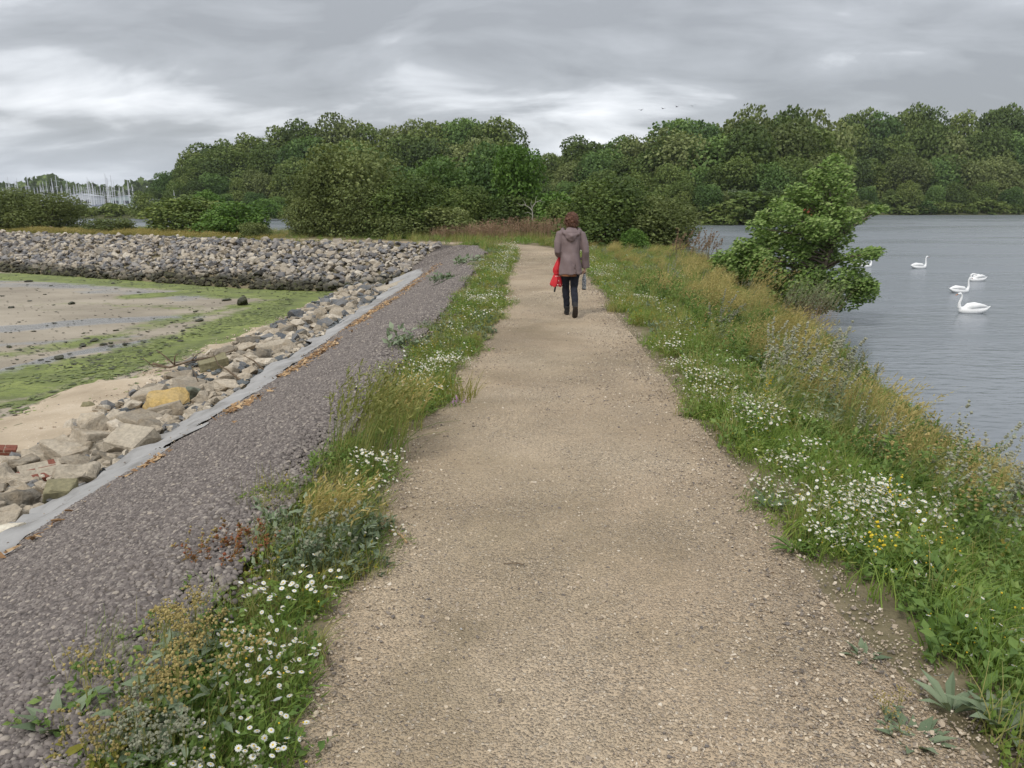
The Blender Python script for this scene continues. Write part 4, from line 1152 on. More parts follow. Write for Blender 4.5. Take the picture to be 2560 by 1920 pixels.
# the far bank and the bank under the trees
n = 16000
x = rng.uniform(-42, 9, n); y = rng.uniform(28, 62, n)
ok = (d_bay(x, y) > 0.25) & (d_pond(x, y) > .2) & (d_path(x, y) > .1) & ((x < 1.2) | (y > 31))
x, y = x[ok], y[ok]
place_stuff('bank_grass', GR_P + HB_P[:4], x, y, np.where(rng.random(len(x)) < .5, 5 + rng.integers(0, 3, len(x)), np.where(rng.random(len(x)) < .5, 8 + rng.integers(0, 4, len(x)), rng.integers(0, 5, len(x)))), np.where(x < -6, .7, 1.3), np.where(x < -6, 1.3, 2.3))

def plants(name, meshes, spots, label, cat, group, smin_=.8, smax_=1.25, tilt=.06, z_off=-.02, rz=.5):
    """spots: (x, y[, scale]). One object for every plant; plants of one shape share its mesh."""
    out = []
    for i, s in enumerate(spots):
        me = meshes[random.randrange(len(meshes))]
        o = bpy.data.objects.new(name, me); C.objects.link(o)
        sc = random.uniform(smin_, smax_) * (s[2] if len(s) > 2 else 1)
        o.location = (s[0], s[1], float(z_ground(np.array([s[0]]), np.array([s[1]]))[0]) + z_off)
        o.scale = (sc, sc, sc * random.uniform(.9, 1.1)); o.rotation_euler = (random.gauss(0, tilt), random.gauss(0, tilt), random.gauss(0, rz))
        tag(o, label if isinstance(label, str) else label(s), cat, group if isinstance(group, str) else group(s)); out.append(o)
    return out
def zone(y): return 'nearest the viewer' if y < 4.5 else 'short of the walking person' if y < 9.5 else 'beside the walking person' if y < 15 else 'beyond the walking person'
def meshes(fn, count_, mats, name, **kw): return [fn(i, **kw).mesh(name, mats) for i in range(count_)]

MAY = meshes(mayweed, 4, [FERNY, PETAL, DISC], 'mayweed_clump') + meshes(mayweed, 4, [FERNY, PETAL, DISC], 'mayweed_clump', yellow=.75, flowers=22) + meshes(mayweed, 2, [FERNY, PETAL, DISC], 'mayweed_clump', flowers=48, yellow=.1, h=.22)
GLD = meshes(gold_tuft, 5, [GOLDG, GOLD, GRASS], 'golden_grass')
GRN_T = meshes(gold_tuft, 3, [GRASS, GOLDG, GRASS], 'green_grass', n=70, h=(.35, .7), plume=4)
MUG = meshes(tall_herb, 4, [MUGW, SILV, GOLDG], 'mugwort_plant')
LEAFY = meshes(tall_herb, 3, [HERB, TAN, HERB], 'leafy_weed', h=(.3, .6), leafs=34, leaf=(.04, .085), spike=6, stems=8, lean=.35)
SEED = meshes(seed_plant, 4, [GREYG, TAN, GOLDG], 'seed_head_plant')
ROS = meshes(rosette, 4, [GREYG], 'leaf_rosette')

# mayweed along both edges of the path, thickest where the photograph shows white
xs = []
x, y, dp, db = veg_pick(2600, -2.2, 0.1, 2.0, 30, True, 1.25, lo=-.02)
w = np.exp(-((vnoise(x, y, .55, 81) - .62) / .2) ** 2) 
ok = (rng.random(len(x)) < .16 + .25 * w) & (dp < .65) & ((y > 4.5) | (rng.random(len(x)) < .22))
xs += [(a, b) for a, b in zip(x[ok], y[ok])][:120]
nl = len(xs)
x, y, dp, db = veg_pick(4200, 1.3, 5.5, 2.3, 32, False, 1.3, lo=-.02)
ok = (rng.random(len(x)) < .75 * np.exp(-((dp - .35) / .42) ** 2) * (0.45 + vnoise(x, y, .6, 82)))
xs += [(a, b) for a, b in zip(x[ok], y[ok])][:115]
plants('mayweed_clump', MAY, xs, lambda s: 'white daisy like mayweed clump on the %s, %s' % ('slope side verge' if s[0] < .6 else 'pond side verge', zone(s[1])), 'wildflower',
       lambda s: 'mayweed on the slope side of the path' if s[0] < .6 else 'mayweed on the pond side of the path', .8, 1.3)
# dense white patches
PATCH = [((1600, 880), .5, 16), ((1560, 830), .5, 12), ((1500, 790), .45, 10), ((1830, 1060), .35, 10), ((1760, 1100), .3, 10), ((1900, 1040), .3, 6), ((1880, 1330), .16, 4), ((1330, 640), .5, 10), ((1290, 590), .6, 8), ((1090, 575), .5, 8), ((960, 790), .35, 8), ((1060, 640), .4, 6), ((820, 1010), .25, 6), ((490, 1520), .14, 2), ((560, 1300), .2, 2)]
MAYD = meshes(mayweed, 3, [FERNY, PETAL, DISC], 'mayweed_patch', flowers=58, yellow=.15, h=.2, r=.22)
ps_ = []
for (a, b), r_, m in PATCH:
    x0, y0 = at(a, b, .12)
    for _ in range(m):
        px, py = x0 + random.gauss(0, r_ * .5), y0 + random.gauss(0, r_ * 1.1)
        if d_path(np.array([px]), np.array([py]))[0] > .02: ps_.append((px, py))
plants('mayweed_patch', MAYD, ps_, lambda s: 'thick white flowering mayweed patch on the %s, %s' % ('slope side verge' if s[0] < .6 else 'pond side verge', zone(s[1])), 'wildflower',
       lambda s: 'thick mayweed patches on the slope side' if s[0] < .6 else 'thick mayweed patches on the pond side', .75, 1.1)

# golden grass over the pond bank, bent by the wind
x, y, dp, db = veg_pick(5200, 1.6, 12, 5.6, 36, False, 1.15, lo=.45)
dpo = d_pond(x, y)
ok = (rng.random(len(x)) < np.clip((dp - .5) / .8, 0, 1) * (.25 + .9 * vnoise(x, y, .35, 91))) & (dpo > .5)
gs = [(a, b, (.8 + .35 * random.random()) * float(np.clip(1.15 - .03 * b, .5, 1)) * (.62 if b < 12 and a > 3.2 else 1)) for a, b in zip(x[ok], y[ok]) if d_pond(np.array([a]), np.array([b]))[0] > .5 + .05 * b]
random.shuffle(gs); gs = gs[:225]
plants('golden_grass_tuft', GLD, gs, lambda s: 'golden seeding grass tuft bent by wind on the pond bank, ' + zone(s[1]), 'grass tuft', 'golden grass tufts on the pond bank', .8, 1.2)
x, y, dp, db = veg_pick(2400, 1.6, 12, 4.5, 36, False, 1.2, lo=.3)
ok = (rng.random(len(x)) < .5) & (d_pond(x, y) > .3)
plants('green_grass_tuft', GRN_T, [(a, b, float(np.clip(1.1 - .03 * b, .5, 1)) * (.7 if b < 12 and a > 3.2 else 1)) for a, b in zip(x[ok], y[ok])][:200], lambda s: 'tall green grass tuft leaning right on the pond bank, ' + zone(s[1]), 'grass tuft', 'green grass tufts on the pond bank', .7, 1.15)
# grey green mugwort and leafy weeds
x, y, dp, db = veg_pick(1500, 1.9, 10, 3.0, 30, False, 1.3, lo=.8)
ok = (rng.random(len(x)) < .1 + .5 * (vnoise(x, y, .5, 93) > .6)) & (d_pond(x, y) > .3)
plants('mugwort_plant', MUG, [(a, b, float(np.clip(1.1 - .025 * b, .5, 1)) * (.7 if b < 12 and a > 3.4 else 1)) for a, b in zip(x[ok], y[ok])][:48], lambda s: 'grey green mugwort with pale spikes on the pond bank, ' + zone(s[1]), 'weed', 'mugwort plants on the pond bank', .75, 1.2)
x, y, dp, db = veg_pick(1500, 2.0, 8, 2.0, 16, False, 1.5, lo=.55)
ok = (rng.random(len(x)) < .35) & (d_pond(x, y) > .2)
plants('leafy_weed', LEAFY, list(zip(x[ok], y[ok]))[:110], lambda s: 'bright green leafy weed among grass on the pond bank, ' + zone(s[1]), 'weed', 'leafy weeds on the pond bank', .65, 1.1)
x, y, dp, db = veg_pick(900, 2.0, 7, 2.6, 14, False, 1.5, lo=.9)
ok = rng.random(len(x)) < .12
plants('seed_head_plant', SEED, list(zip(x[ok], y[ok]))[:22], lambda s: 'plant with tan seed heads among weeds on the pond bank, ' + zone(s[1]), 'weed', 'seed head plants on the pond bank', .8, 1.2)

# single plants of the left verge, each where the photograph has it
def one(name, fn, mats, label, px, z=.05, s=1.0, cat='weed', rz=0.0, **kw):
    x, y = at(px[0], px[1], z)
    o = bpy.data.objects.new(name, fn(0, **kw).mesh(name, mats)); C.objects.link(o)
    o.location = (x, y, float(z_ground(np.array([x]), np.array([y]))[0]) - .01); o.scale = (s, s, s); o.rotation_euler = (0, 0, rz)
    return tag(o, label, cat)
one('seed_head_plant', seed_plant, [GREYG, TAN, GOLDG], 'big sprawling plant of tan seed heads at bottom left corner', (300, 1520), .1, 1.0, stems=18, heads=560, r=.22, h=(.2, .34), lean=.45)
one('seed_head_plant', seed_plant, [GREYG, TAN, GOLDG], 'tan seed head plant just behind the big bottom left one', (400, 1400), .08, .9, stems=14, heads=420, r=.18, h=(.16, .3), lean=.3)
one('seed_head_plant', seed_plant, [GREYG, SILV, GOLDG], 'pale silvery seed head plant at the bottom edge of the left verge', (360, 1640), .08, .9, stems=14, heads=520, r=.2, h=(.16, .28), lean=.5)
one('seed_head_plant', seed_plant, [YGRN, TAN, GOLDG], 'yellowish seed head plant low in the bottom left corner', (210, 1600), .08, .9, stems=12, heads=300, r=.16, h=(.14, .24), lean=.2)
one('broad_leaf_weed', rosette, [GREYG], 'grey green broad leaved weed at the bottom left on dark stones', (130, 1570), .04, 1.0, n=16, L=(.09, .17), up=.9, wid=.4)
one('leaf_rosette', rosette, [GREYG], 'grey green leaf rosette beside the tan seed heads', (455, 1330), .05, 1.0, n=14, L=(.09, .17), up=.9)
one('leaf_rosette', rosette, [GREYG], 'pair of upright grey leaves among mayweed on the left verge', (515, 1390), .05, .9, n=6, L=(.1, .17), up=1.6, wid=.24)
one('rusty_weed', tall_herb, [RUST, RUST, BRWN], 'rust red and green weed patch on the slope side verge', (500, 1195), .06, .8, stems=26, h=(.14, .3), r=.26, leafs=26, leaf=(.02, .05), spike=4, lean=.3)
one('rusty_weed', tall_herb, [RUST, TAN, BRWN], 'small reddish weed nearest the dark slope beside the rusty patch', (440, 1180), .04, .7, stems=18, h=(.1, .2), r=.2, leafs=22, leaf=(.015, .04), spike=4, lean=.2)
one('wormwood_plant', tall_herb, [GREYG, SILV, GOLDG], 'bushy blue green wormwood by the rust red weeds', (660, 1200), .1, 1.0, stems=26, h=(.2, .42), r=.16, leafs=44, leaf=(.02, .05), spike=5, lean=.5)
one('feathery_grass_tuft', gold_tuft, [GOLDG, GOLD, GRASS], 'feathery brown grass behind the wormwood on the left verge', (690, 1140), .1, .75, n=110, h=(.35, .65), r=.2, lean=.8, cat='grass tuft')
one('feathery_grass_tuft', gold_tuft, [GOLDG, GOLDG, GRASS], 'large dark feathery grass clump leaning right on the left verge', (790, 960), .1, 1.0, n=170, h=(.5, .8), r=.28, lean=.6, cat='grass tuft')
one('feathery_grass_tuft', gold_tuft, [GOLDG, GOLD, GRASS], 'second feathery grass clump behind the large dark one', (860, 900), .1, .9, n=100, h=(.35, .6), r=.22, lean=.5, cat='grass tuft')
one('yellow_weed', grass_tuft, [YGRN], 'yellow orange grassy tuft at the left edge of the path', (975, 850), .05, 1.2, n=160, h=(.12, .3), r=.2, cat='grass tuft')
one('pink_wildflower', tall_herb, [HERB, PINK, HERB], 'pale pink flower beside the yellow orange tuft', (990, 866), .05, .5, stems=6, h=(.2, .3), r=.1, leafs=10, spike=10, lean=.2, cat='wildflower')
one('leaf_rosette', rosette, [HERB], 'dark green spiky leaf fan lying at the left path edge', (625, 1430), .03, .8, n=26, L=(.08, .14), up=.3, wid=.1)
one('grey_leaf_weed', herb_clump, [GREYG], 'grey leaved weed alone on the dark stone slope', (870, 775), -.1, 2.2, n=120, r=.14, h=.14, leaf=(.03, .06))
one('grey_leaf_weed', herb_clump, [GREYG], 'grey leaved weed strip farther up the dark stone slope', (960, 622), -.3, 3.2, n=140, r=.2, h=.1, leaf=(.03, .06))
one('grey_leaf_weed', herb_clump, [GREYG], 'small pale weed on the slope right of the rubble end', (1010, 590), -.3, 3.0, n=140, r=.2, h=.1, leaf=(.03, .06))
# right side near the viewer
one('leaf_rosette', rosette, [GREYG], 'grey green leaf rosette alone on gravel near bottom right', (1975, 1575), .03, 1.0, n=24, L=(.08, .15), up=.5)
one('seed_head_plant', seed_plant, [GREYG, TAN, GOLDG], 'small seeding plant right beside the bottom right rosette', (1930, 1530), .05, .55, stems=7, heads=130, r=.1, h=(.15, .26), lean=-.2)
one('broad_leaf_weed', rosette, [GREYG], 'large leaved weed with long arching leaves at bottom right', (2060, 1520), .03, .75, n=12, L=(.14, .24), up=.9, wid=.26)
one('broad_leaf_weed', rosette, [GREYG], 'low broad leaved weed in the bottom right corner', (2170, 1560), .03, 1.0, n=14, L=(.13, .22), up=.5, wid=.3)
one('leaf_rosette', rosette, [GREYG], 'small grey rosette on the right path edge below the daisies', (1870, 1400), .03, .8, n=14, L=(.08, .13), up=.7)
one('leaf_rosette', rosette, [HERB], 'flat green rosette at the right path edge below flowers', (1720, 1175), .03, 1.0, n=22, L=(.10, .18), up=.3, wid=.18)
one('leaf_rosette', rosette, [GREYG], 'dark grey rosette tucked under mayweed at right path edge', (1660, 1085), .03, 1.0, n=16, L=(.08, .15), up=.5)
one('leaf_rosette', rosette, [HERB], 'bright green strap leaved rosette on the right verge', (1930, 1215), .04, 1.0, n=26, L=(.10, .19), up=.6, wid=.16)
for i, (a, b, lab) in enumerate(((1905, 1082, 'yellow ragwort flowers above the white daisies on the right verge'), (1640, 770, 'yellow ragwort flowers in golden grass beyond the white patch'), (1925, 950, 'yellow ragwort flowers by the pond edge of the right verge'))):
    one('ragwort', tall_herb, [HERB, YELF, HERB], lab, (a, b + 40), .3, .7, stems=5, h=(.3, .5), r=.1, leafs=16, spike=5, lean=.3, cat='wildflower')
one('plume_grass_tuft', gold_tuft, [GOLDG, TAN, GOLDG], 'tall arching straw coloured plume grass left of the wind bent tree', (1620, 655), -.3, 1.0, n=80, h=(1.0, 1.5), r=.3, lean=1.0, plume=14, cat='grass tuft')
one('plume_grass_tuft', gold_tuft, [BRWN, MUGW, GOLDG], 'grey brown feathery shrub under the wind bent tree', (1735, 668), -.9, 1.0, n=260, h=(.9, 1.5), r=.75, lean=.7, plume=14, cat='grass tuft')
one('mugwort_plant', tall_herb, [MUGW, SILV, GOLDG], 'tall grey mugwort standing out against the pond on the right', (1700, 880), .0, 1.1, stems=30, h=(.6, 1.0), r=.4, leafs=30, spike=26)
one('wispy_weed', tall_herb, [MUGW, SILV, MUGW], 'tall wispy thin weed in front of the water at right edge', (2090, 1080), -.1, 1.1, stems=14, h=(.5, .9), r=.3, leafs=26, leaf=(.02, .04), spike=14)
one('wispy_weed', tall_herb, [HERB, SILV, HERB], 'leafy tall weed at the right edge below the water', (2170, 1180), -.1, 1.1, stems=14, h=(.4, .8), r=.3, leafs=30, leaf=(.04, .07), spike=8)
one('bare_twiggy_shrub', tall_herb, [MUGW, BRWN, BRWN], 'low brown twiggy shrub at the water edge left of the tree', (1495, 600), -.5, 1.5, stems=50, h=(.4, .8), r=.5, leafs=20, leaf=(.02, .04), spike=18, lean=.4, cat='shrub')

# white feathers and bits of stick that lie about
k = NT('white_feather', 0.7, 0.2); k.color((0.42, 0.43, 0.43)); FEA = k.m
fg = G(); fg.add([(0, 0, 0), (-.22, .3, .06), (0, .33, 0), (.22, .3, .06), (-.2, .75, .12), (0, .75, .08), (.2, .75, .12), (0, 1, .2)], [(0, 2, 1), (0, 3, 2), (1, 2, 5), (1, 5, 4), (2, 3, 6), (2, 6, 5), (4, 5, 7), (5, 6, 7)])
tube(fg, [(0, -.2, .0), (0, .4, .02), (0, .9, .14)], [.02, .014, .006], 4)
fme = fg.mesh('feather', FEA)
for (a, b, s, lab) in ((565, 1475, .07, 'white feather caught upright in the bottom left mayweed'), (590, 1530, .07, 'white feather low down at the bottom left path edge'), (700, 1265, .06, 'small white feather at the left path edge below wormwood'), (780, 1010, .06, 'white feather in the yellow flowers right of the slope'),
                       (1970, 1200, .05, 'long white feather lying on grass of the right verge'), (1870, 930, .06, 'white feather caught in weeds near the pond'), (2020, 1475, .06, 'small white feather under the leafy weeds at right'), (993, 1335, .03, 'tiny white feather on the bare path')):
    x, y = at(a, b, .06)
    o = bpy.data.objects.new('feather', fme); C.objects.link(o); o.location = (x, y, float(zg(x, y)) + (.012 if 900 < a < 1100 else .09)); o.scale = (s * .5, s * .7, s * .7)
    o.rotation_euler = (random.uniform(-.3, .5), random.uniform(-.4, .4), random.uniform(0, 6.28)); tag(o, lab, 'feather')
for (a, b, L_, rz, lab) in ((1110, 1220, .10, 1.4, 'thin dark stick lying alone in mid path'), (860, 1160, .2, .6, 'slim pale stick at the left edge of path'), (700, 1420, .16, .5, 'short forked stick at the bottom left path edge'), (610, 1345, .05, 1.2, 'chunky tan wood chip among the left mayweed'), (680, 1178, .16, 1.5, 'straw stalk lying on the left edge of gravel')):
    x, y = at(a, b, .01)
    g = G(); w_ = .1 if 'chip' in lab else .035
    tube(g, [(0, -.5, .03), (.05, -.1, .06), (-.03, .5, .02)], [w_, w_, w_ * .6], 5)
    o = g.build('stick', DWOOD if 'dark' in lab or 'forked' in lab else DRIFT); o.location = (x, y, float(zg(x, y)) + .012); o.scale = (L_,) * 3; o.rotation_euler = (0, 0, rz); tag(o, lab, 'stick')

# golden brush along the top of the far bank
FARG = meshes(gold_tuft, 3, [GOLDG, GOLD, GOLDG], 'bank_grass_tuft', n=110, h=(.16, .36), r=.45, lean=.9, plume=9)
sp_ = []
for i in range(150):
    a = random.uniform(-20, 560); Y0 = random.uniform(.5, 3.2)
    s_ = random.random(); s_ = 1 - s_
    px = np.interp(a, [-20, 0, 300, 560, 640], [-30.5, -29.3, -19.9, -11.5, -9.5]); py = np.interp(px, [-31, -29, -19.8, -9.5], [46, 45, 40.5, 35])
    sp_.append((px, py + Y0, random.uniform(.75, 1.25)))
plants('bank_grass_tuft', FARG, sp_, 'orange gold grass tuft leaning right above the stone bank', 'grass tuft', 'gold grass tufts above the stone bank', .8, 1.25)

# ------------------------------------------------------------------ trees
BARK = plain('bark_grey_brown', (0.13, 0.105, 0.08), 0.9, 0.15, 0.35, 6.0, 0.6)
BARE = plain('bleached_dead_wood', (0.33, 0.31, 0.26), 0.85, 0.2, 0.2, 8.0, 0.4)
TW = plain('bare_twig', (0.16, 0.125, 0.095), 0.9, 0.15, 0.3, 8.0)
T_OAK = leaf_mat('oak_leaf', [(0.077, 0.118, 0.034), (0.135, 0.190, 0.048), (0.242, 0.289, 0.083)], 0.25, 0.6, .45)
T_SYC = leaf_mat('sycamore_leaf', [(0.069, 0.124, 0.039), (0.125, 0.206, 0.058), (0.219, 0.322, 0.087)], 0.25, 0.6, .45)
T_WIL = leaf_mat('willow_leaf', [(0.116, 0.149, 0.047), (0.187, 0.226, 0.076), (0.286, 0.325, 0.126)], 0.25, 0.6, .45)
T_POP = leaf_mat('wind_turned_leaf', [(0.085, 0.145, 0.030), (0.175, 0.275, 0.060), (0.315, 0.405, 0.140)], 0.3, 0.5, .1)
T_PALE = leaf_mat('pale_willow_leaf', [(0.102, 0.138, 0.072), (0.162, 0.204, 0.114), (0.252, 0.294, 0.180)], 0.25, 0.6, .4)
T_BRIGHT = leaf_mat('young_sycamore_leaf', [(0.078, 0.149, 0.030), (0.132, 0.238, 0.046), (0.217, 0.334, 0.081)], 0.3, 0.5, .2)
T_BRN = leaf_mat('browned_leaf', [(0.112, 0.095, 0.042), (0.175, 0.140, 0.059), (0.252, 0.196, 0.091)], 0.2, 0.6, .4)

def crown_lobes(n, prof, seed, wind=0.0):
    """Lobes over a crown of unit height: prof(t) gives the half-width at height t. Centre and radius of each."""
    r = np.random.default_rng(seed); out = []
    for i in range(n):
        t = (i + .5) / n; t = 0.06 + 0.88 * t
        a = i * 2.39996 + r.uniform(-.5, .5)
        w = prof(t); q = w * math.sqrt(r.uniform(.25, 1.0)) * r.uniform(.68, .98)
        rad = (0.105 + 0.15 * r.random() ** 1.3) * (0.65 + w)
        out.append((math.cos(a) * q + wind * t * t, math.sin(a) * q, t * (0.94 - rad * .35) + .01, rad))
    return np.array(out)

def leafy_tree(name, seed, lobes, leaf, per, mats, trunk=.03, crown_base=.18, dens=1.0, droop=0.0, wind_bias=0.0, limbs=6, tpl=CLUMP, extra_twigs=0, nested=True, scale=1.0):
    """A prototype tree of unit height: trunk with limbs, and a crown of leaf clumps around its lobes."""
    r = np.random.default_rng(seed)
    gt = G()
    top = lobes[np.argmax(lobes[:, 2])]
    pts = [(0, 0, -.03)] + [(top[0] * t * t * .8 + r.normal(0, .008), top[1] * t * .6 + r.normal(0, .008), t * top[2] * .9) for t in (.2, .4, .6, .8, 1.0)]
    tube(gt, pts, [trunk * 1.35, trunk, trunk * .82, trunk * .6, trunk * .4, trunk * .15], 7)
    order = r.permutation(len(lobes))[:limbs]
    for i in order:
        c = lobes[i]; t0 = r.uniform(.15, .6) * min(1, c[2] + .2)
        s_ = np.array([np.interp(t0, [0, 1], [0, top[0] * .7]), 0, t0 * top[2] * .85]); e_ = c[:3]
        m_ = (s_ + e_) / 2 + [0, 0, .04]
        tube(gt, [s_, m_, e_], [trunk * .5, trunk * .32, trunk * .1], 5)
    gc = G()
    n = int(per * len(lobes) * dens)
    li = r.choice(len(lobes), n, p=(lobes[:, 3] ** 2) / np.sum(lobes[:, 3] ** 2))
    c = lobes[li]
    d = r.normal(size=(n, 3)); d[:, 2] += .35; d = nrm(d)
    rad = c[:, 3] * np.where(r.random(n) < .82, r.uniform(.82, 1.12, n), r.uniform(.4, .85, n))
    P = c[:, :3] + d * rad[:, None] * [1, 1, .82]
    ok = P[:, 2] > .005
    P, d, c, rad = P[ok], d[ok], c[ok], rad[ok]; n = len(P)
    L_ = leaf * r.uniform(.65, 1.35, n)
    dirv = nrm(r.normal(size=(n, 3)) * .8 + d * .5 - [0, 0, droop] + WIND * wind_bias)
    M = frames(dirv, d * 1.6 + [0, 0, .6], .8)
    tone = np.clip(.5 + r.normal(0, .2, n) + (r.random(len(lobes))[li][ok] - .5) * .7, 0, 1)
    gc.stamp(tpl, scaled(M, L_ * .75, L_, L_), P, tone)
    tr = gt.mesh('trunk', mats[0], True); cr_ = gc.mesh('crown', mats[1])
    return tr, cr_

def plant_tree(name, pair, x, y, z, w, h, label, cat='tree', group=None, rz=None, wy=None):
    t = empty(name, (x, y, z), random.uniform(0, 6.28) if rz is None else rz, (w, wy or w, h))
    tag(t, label, cat, group)
    o = bpy.data.objects.new('trunk', pair[0]); C.objects.link(o); o.parent = t
    o = bpy.data.objects.new('crown', pair[1]); C.objects.link(o); o.parent = t
    return t

dome = lambda t: .46 * math.sqrt(max(0.02, 1 - ((t - .42) / .60) ** 2))
tall = lambda t: .36 * math.sqrt(max(0.02, 1 - ((t - .48) / .56) ** 2))
bushp = lambda t: .55 * math.sqrt(max(0.02, 1 - (t / 1.02) ** 2))
wood_pairs = []
for i in range(7):
    lo = crown_lobes(17 + 3 * (i % 3), [dome, tall, dome][i % 3], 40 + i, wind=.10); lo[:, 3] *= 1.28
    wood_pairs.append(leafy_tree('woodland_tree', 60 + i, lo, .034, 400, [BARK, [T_OAK, T_SYC, T_OAK, T_WIL][i % 4]], wind_bias=.25))
hedge_pairs = []
for i in range(4):
    lo = crown_lobes(16, bushp, 140 + i, wind=.06)
    hedge_pairs.append(leafy_tree('shore_shrub', 160 + i, lo, .075, 90, [BARK, [T_OAK, T_SYC, T_WIL, T_OAK][i]], trunk=.02, limbs=4))
round_pairs = []
for i in range(2):
    lo = crown_lobes(26, lambda t: .56 * math.sqrt(max(.05, 1 - ((t - .45) / .56) ** 2)), 180 + i)
    round_pairs.append(leafy_tree('round_willow', 190 + i, lo, .05, 110, [BARK, T_PALE], trunk=.02, wind_bias=.6))

def zf1(x, y): return float(z_far(np.array([x]), np.array([y]))[0])
SIL = np.array([(300, 408), (318, 388), (350, 372), (400, 345), (450, 322), (500, 297), (560, 277), (610, 266), (680, 262), (750, 252), (800, 258), (850, 256), (900, 262), (970, 257), (1065, 245), (1100, 250), (1125, 300), (1150, 325), (1195, 330), (1215, 300), (1250, 288), (1300, 292), (1360, 296), (1385, 290), (1420, 258), (1470, 247), (1530, 262), (1560, 236), (1640, 242), (1700, 234), (1770, 246), (1850, 238), (1930, 246), (1990, 232), (2020, 226), (2080, 234), (2150, 226), (2220, 232), (2300, 236)], float)
def shore_y(dx):
    """Distance (along y) to the far shore on the view ray through column dx."""
    for Y in np.arange(100, 260, 1.5):
        x = atY(dx, 470, Y)[0]
        if d_shore(np.array([x]), np.array([Y]))[0] > 0: return Y
    return 215.0
HASH = 0
wood_groups = {0: 'trees of the wood on the far shore left of the person', 1: 'trees of the wood across the pond on the right'}
wood_labels = {('W', 3): 'skyline tree on the wooded hill', ('W', 2): 'rounded green tree high on the hillside', ('W', 1): 'green tree halfway up the wooded hill', ('W', 0): 'leafy tree at the foot of the hill',
               ('E', 3): 'skyline tree of the wood across the pond', ('E', 2): 'tree in upper middle of the pond side wood', ('E', 1): 'tree in lower part of the pond side wood', ('E', 0): 'shore tree of the pond side wood'}
for row, (back, step, frac, wmul) in enumerate(((4, 58, .30, .9), (16, 66, .56, 1.0), (30, 68, .80, 1.05), (48, 60, 1.0, 1.0))):
    dx = 318.0 + row * 9
    while dx < 2330:
        jx = dx + random.uniform(-14, 14)
        side = 'W' if jx < 1180 else 'E'
        ys_ = shore_y(jx)
        Y = ys_ + back + random.uniform(-3, 3)
        topy = max(np.interp(q, SIL[:, 0], SIL[:, 1]) for q in ((jx - 30, jx, jx + 30) if 1060 < jx < 1250 else (jx,)))
        base = 470.0
        ty = base + (topy - base) * frac + (random.uniform(-18, 14) if row < 3 else random.uniform(-4, 6))
        x, Y, ztop = atY(jx, ty, Y)
        z0 = zf1(x, Y)
        h = ztop - z0
        if jx < 350 and row < 3: h *= .9
        if h > 2.0:
            w = np.clip(h * random.uniform(.85, 1.15), 6, 15) * wmul
            if jx < 420: w *= .85
            mark = ('above the marina end' if jx < 480 else 'left of the bank willows' if jx < 680 else 'behind the bank willows' if jx < 980 else 'behind the young sycamores' if jx < 1180 else
                    'behind the walking person' if jx < 1400 else 'above the willow spit' if jx < 1640 else 'behind the wind bent tree' if jx < 1920 else 'at the right end')
            plant_tree('woodland_tree', random.choice(wood_pairs), x, Y, z0 - .3, w, h, wood_labels[(side, row)] + ', ' + mark, 'tree', wood_groups[0 if side == 'W' else 1])
        dx += step * random.uniform(.8, 1.2) * (.5 if dx < 480 else 1)
# low shrubs right along the far waterline
dx = -20.0
while dx < 2330:
    if not (700 < dx < 1180):
        ys_ = shore_y(dx); x = atY(dx, 470, ys_)[0]
        west = dx < 640
        h = random.uniform(2.2, 3.6) if west else random.uniform(2.5, 5.5)
        if 1640 < dx < 1760: h *= .7
        plant_tree('shore_shrub', random.choice(hedge_pairs), x, ys_ + random.uniform(0.4, 1.2), -1.75, h * random.uniform(1.4, 2.0), h, 'low green shrub of the hedge along the far shore at left' if west else 'dark shrub touching the water below the far wood', 'shrub',
                   'hedge shrubs on the far shore at left' if west else 'shrubs along the far waterline')
    dx += random.uniform(26, 40)
# the spit with round grey willows
for (a, ty, Y, w, lab) in ((1600, 405, 128, 5.8, 'large round grey green willow on the spit left of the wind bent tree'), (1502, 432, 124, 4.2, 'smaller round grey green willow on the spit by the brown bush')):
    x, _, zt = atY(a, ty, Y); z0 = -1.3
    plant_tree('round_willow', round_pairs[a % 2], x, Y, z0, w, zt - z0, lab, 'tree')

# tree clump on the bank and other middle distance trees
def mid_pair(name, seed, nl, prof, mat, leaf=.026, per=190, **kw):
    return leafy_tree(name, seed, crown_lobes(nl, prof, seed + 5, wind=kw.pop('wind', .06)), leaf, per, [BARK, mat], **kw)
mp_wil = [mid_pair('bank_willow', 210 + i, 46, lambda t: .50 * math.sqrt(max(.04, 1 - ((t - .38) / .64) ** 2)), T_WIL, .024, 230, wind_bias=.4, limbs=10) for i in range(2)]
mp_dark = [mid_pair('bank_tree', 220 + i, 44, dome, [T_OAK, T_SYC][i], .026, 210, wind_bias=.3, limbs=9) for i in range(2)]
mp_bush = [mid_pair('bank_bush', 230 + i, 30, bushp, [T_WIL, T_OAK, T_BRIGHT][i], .040, 160, trunk=.02, wind_bias=.4) for i in range(3)]
def mid(name, pair, dx, dtop, dbase, w, Y, label, cat='tree', zb=None, group=None):
    """Crown top at row dtop, standing at distance Y."""
    x, _, zt = atY(dx, dtop, Y)
    z0 = float(z_ground(np.array([x]), np.array([Y]))[0]) if zb is None else zb
    return plant_tree(name, pair, x, Y, z0 - .05, w, zt - z0, label, cat, group)
mid('bank_willow', mp_wil[0], 765, 300, 510, 5.6, 42.5, 'largest olive green willow at the left of the bank trees')
mid('bank_willow', mp_wil[1], 690, 360, 510, 3.8, 42, 'olive green willow at the left end of the bank trees')
mid('bank_willow', mp_wil[1], 665, 420, 510, 2.6, 41.3, 'low olive willow bush hanging over water at left of the clump')
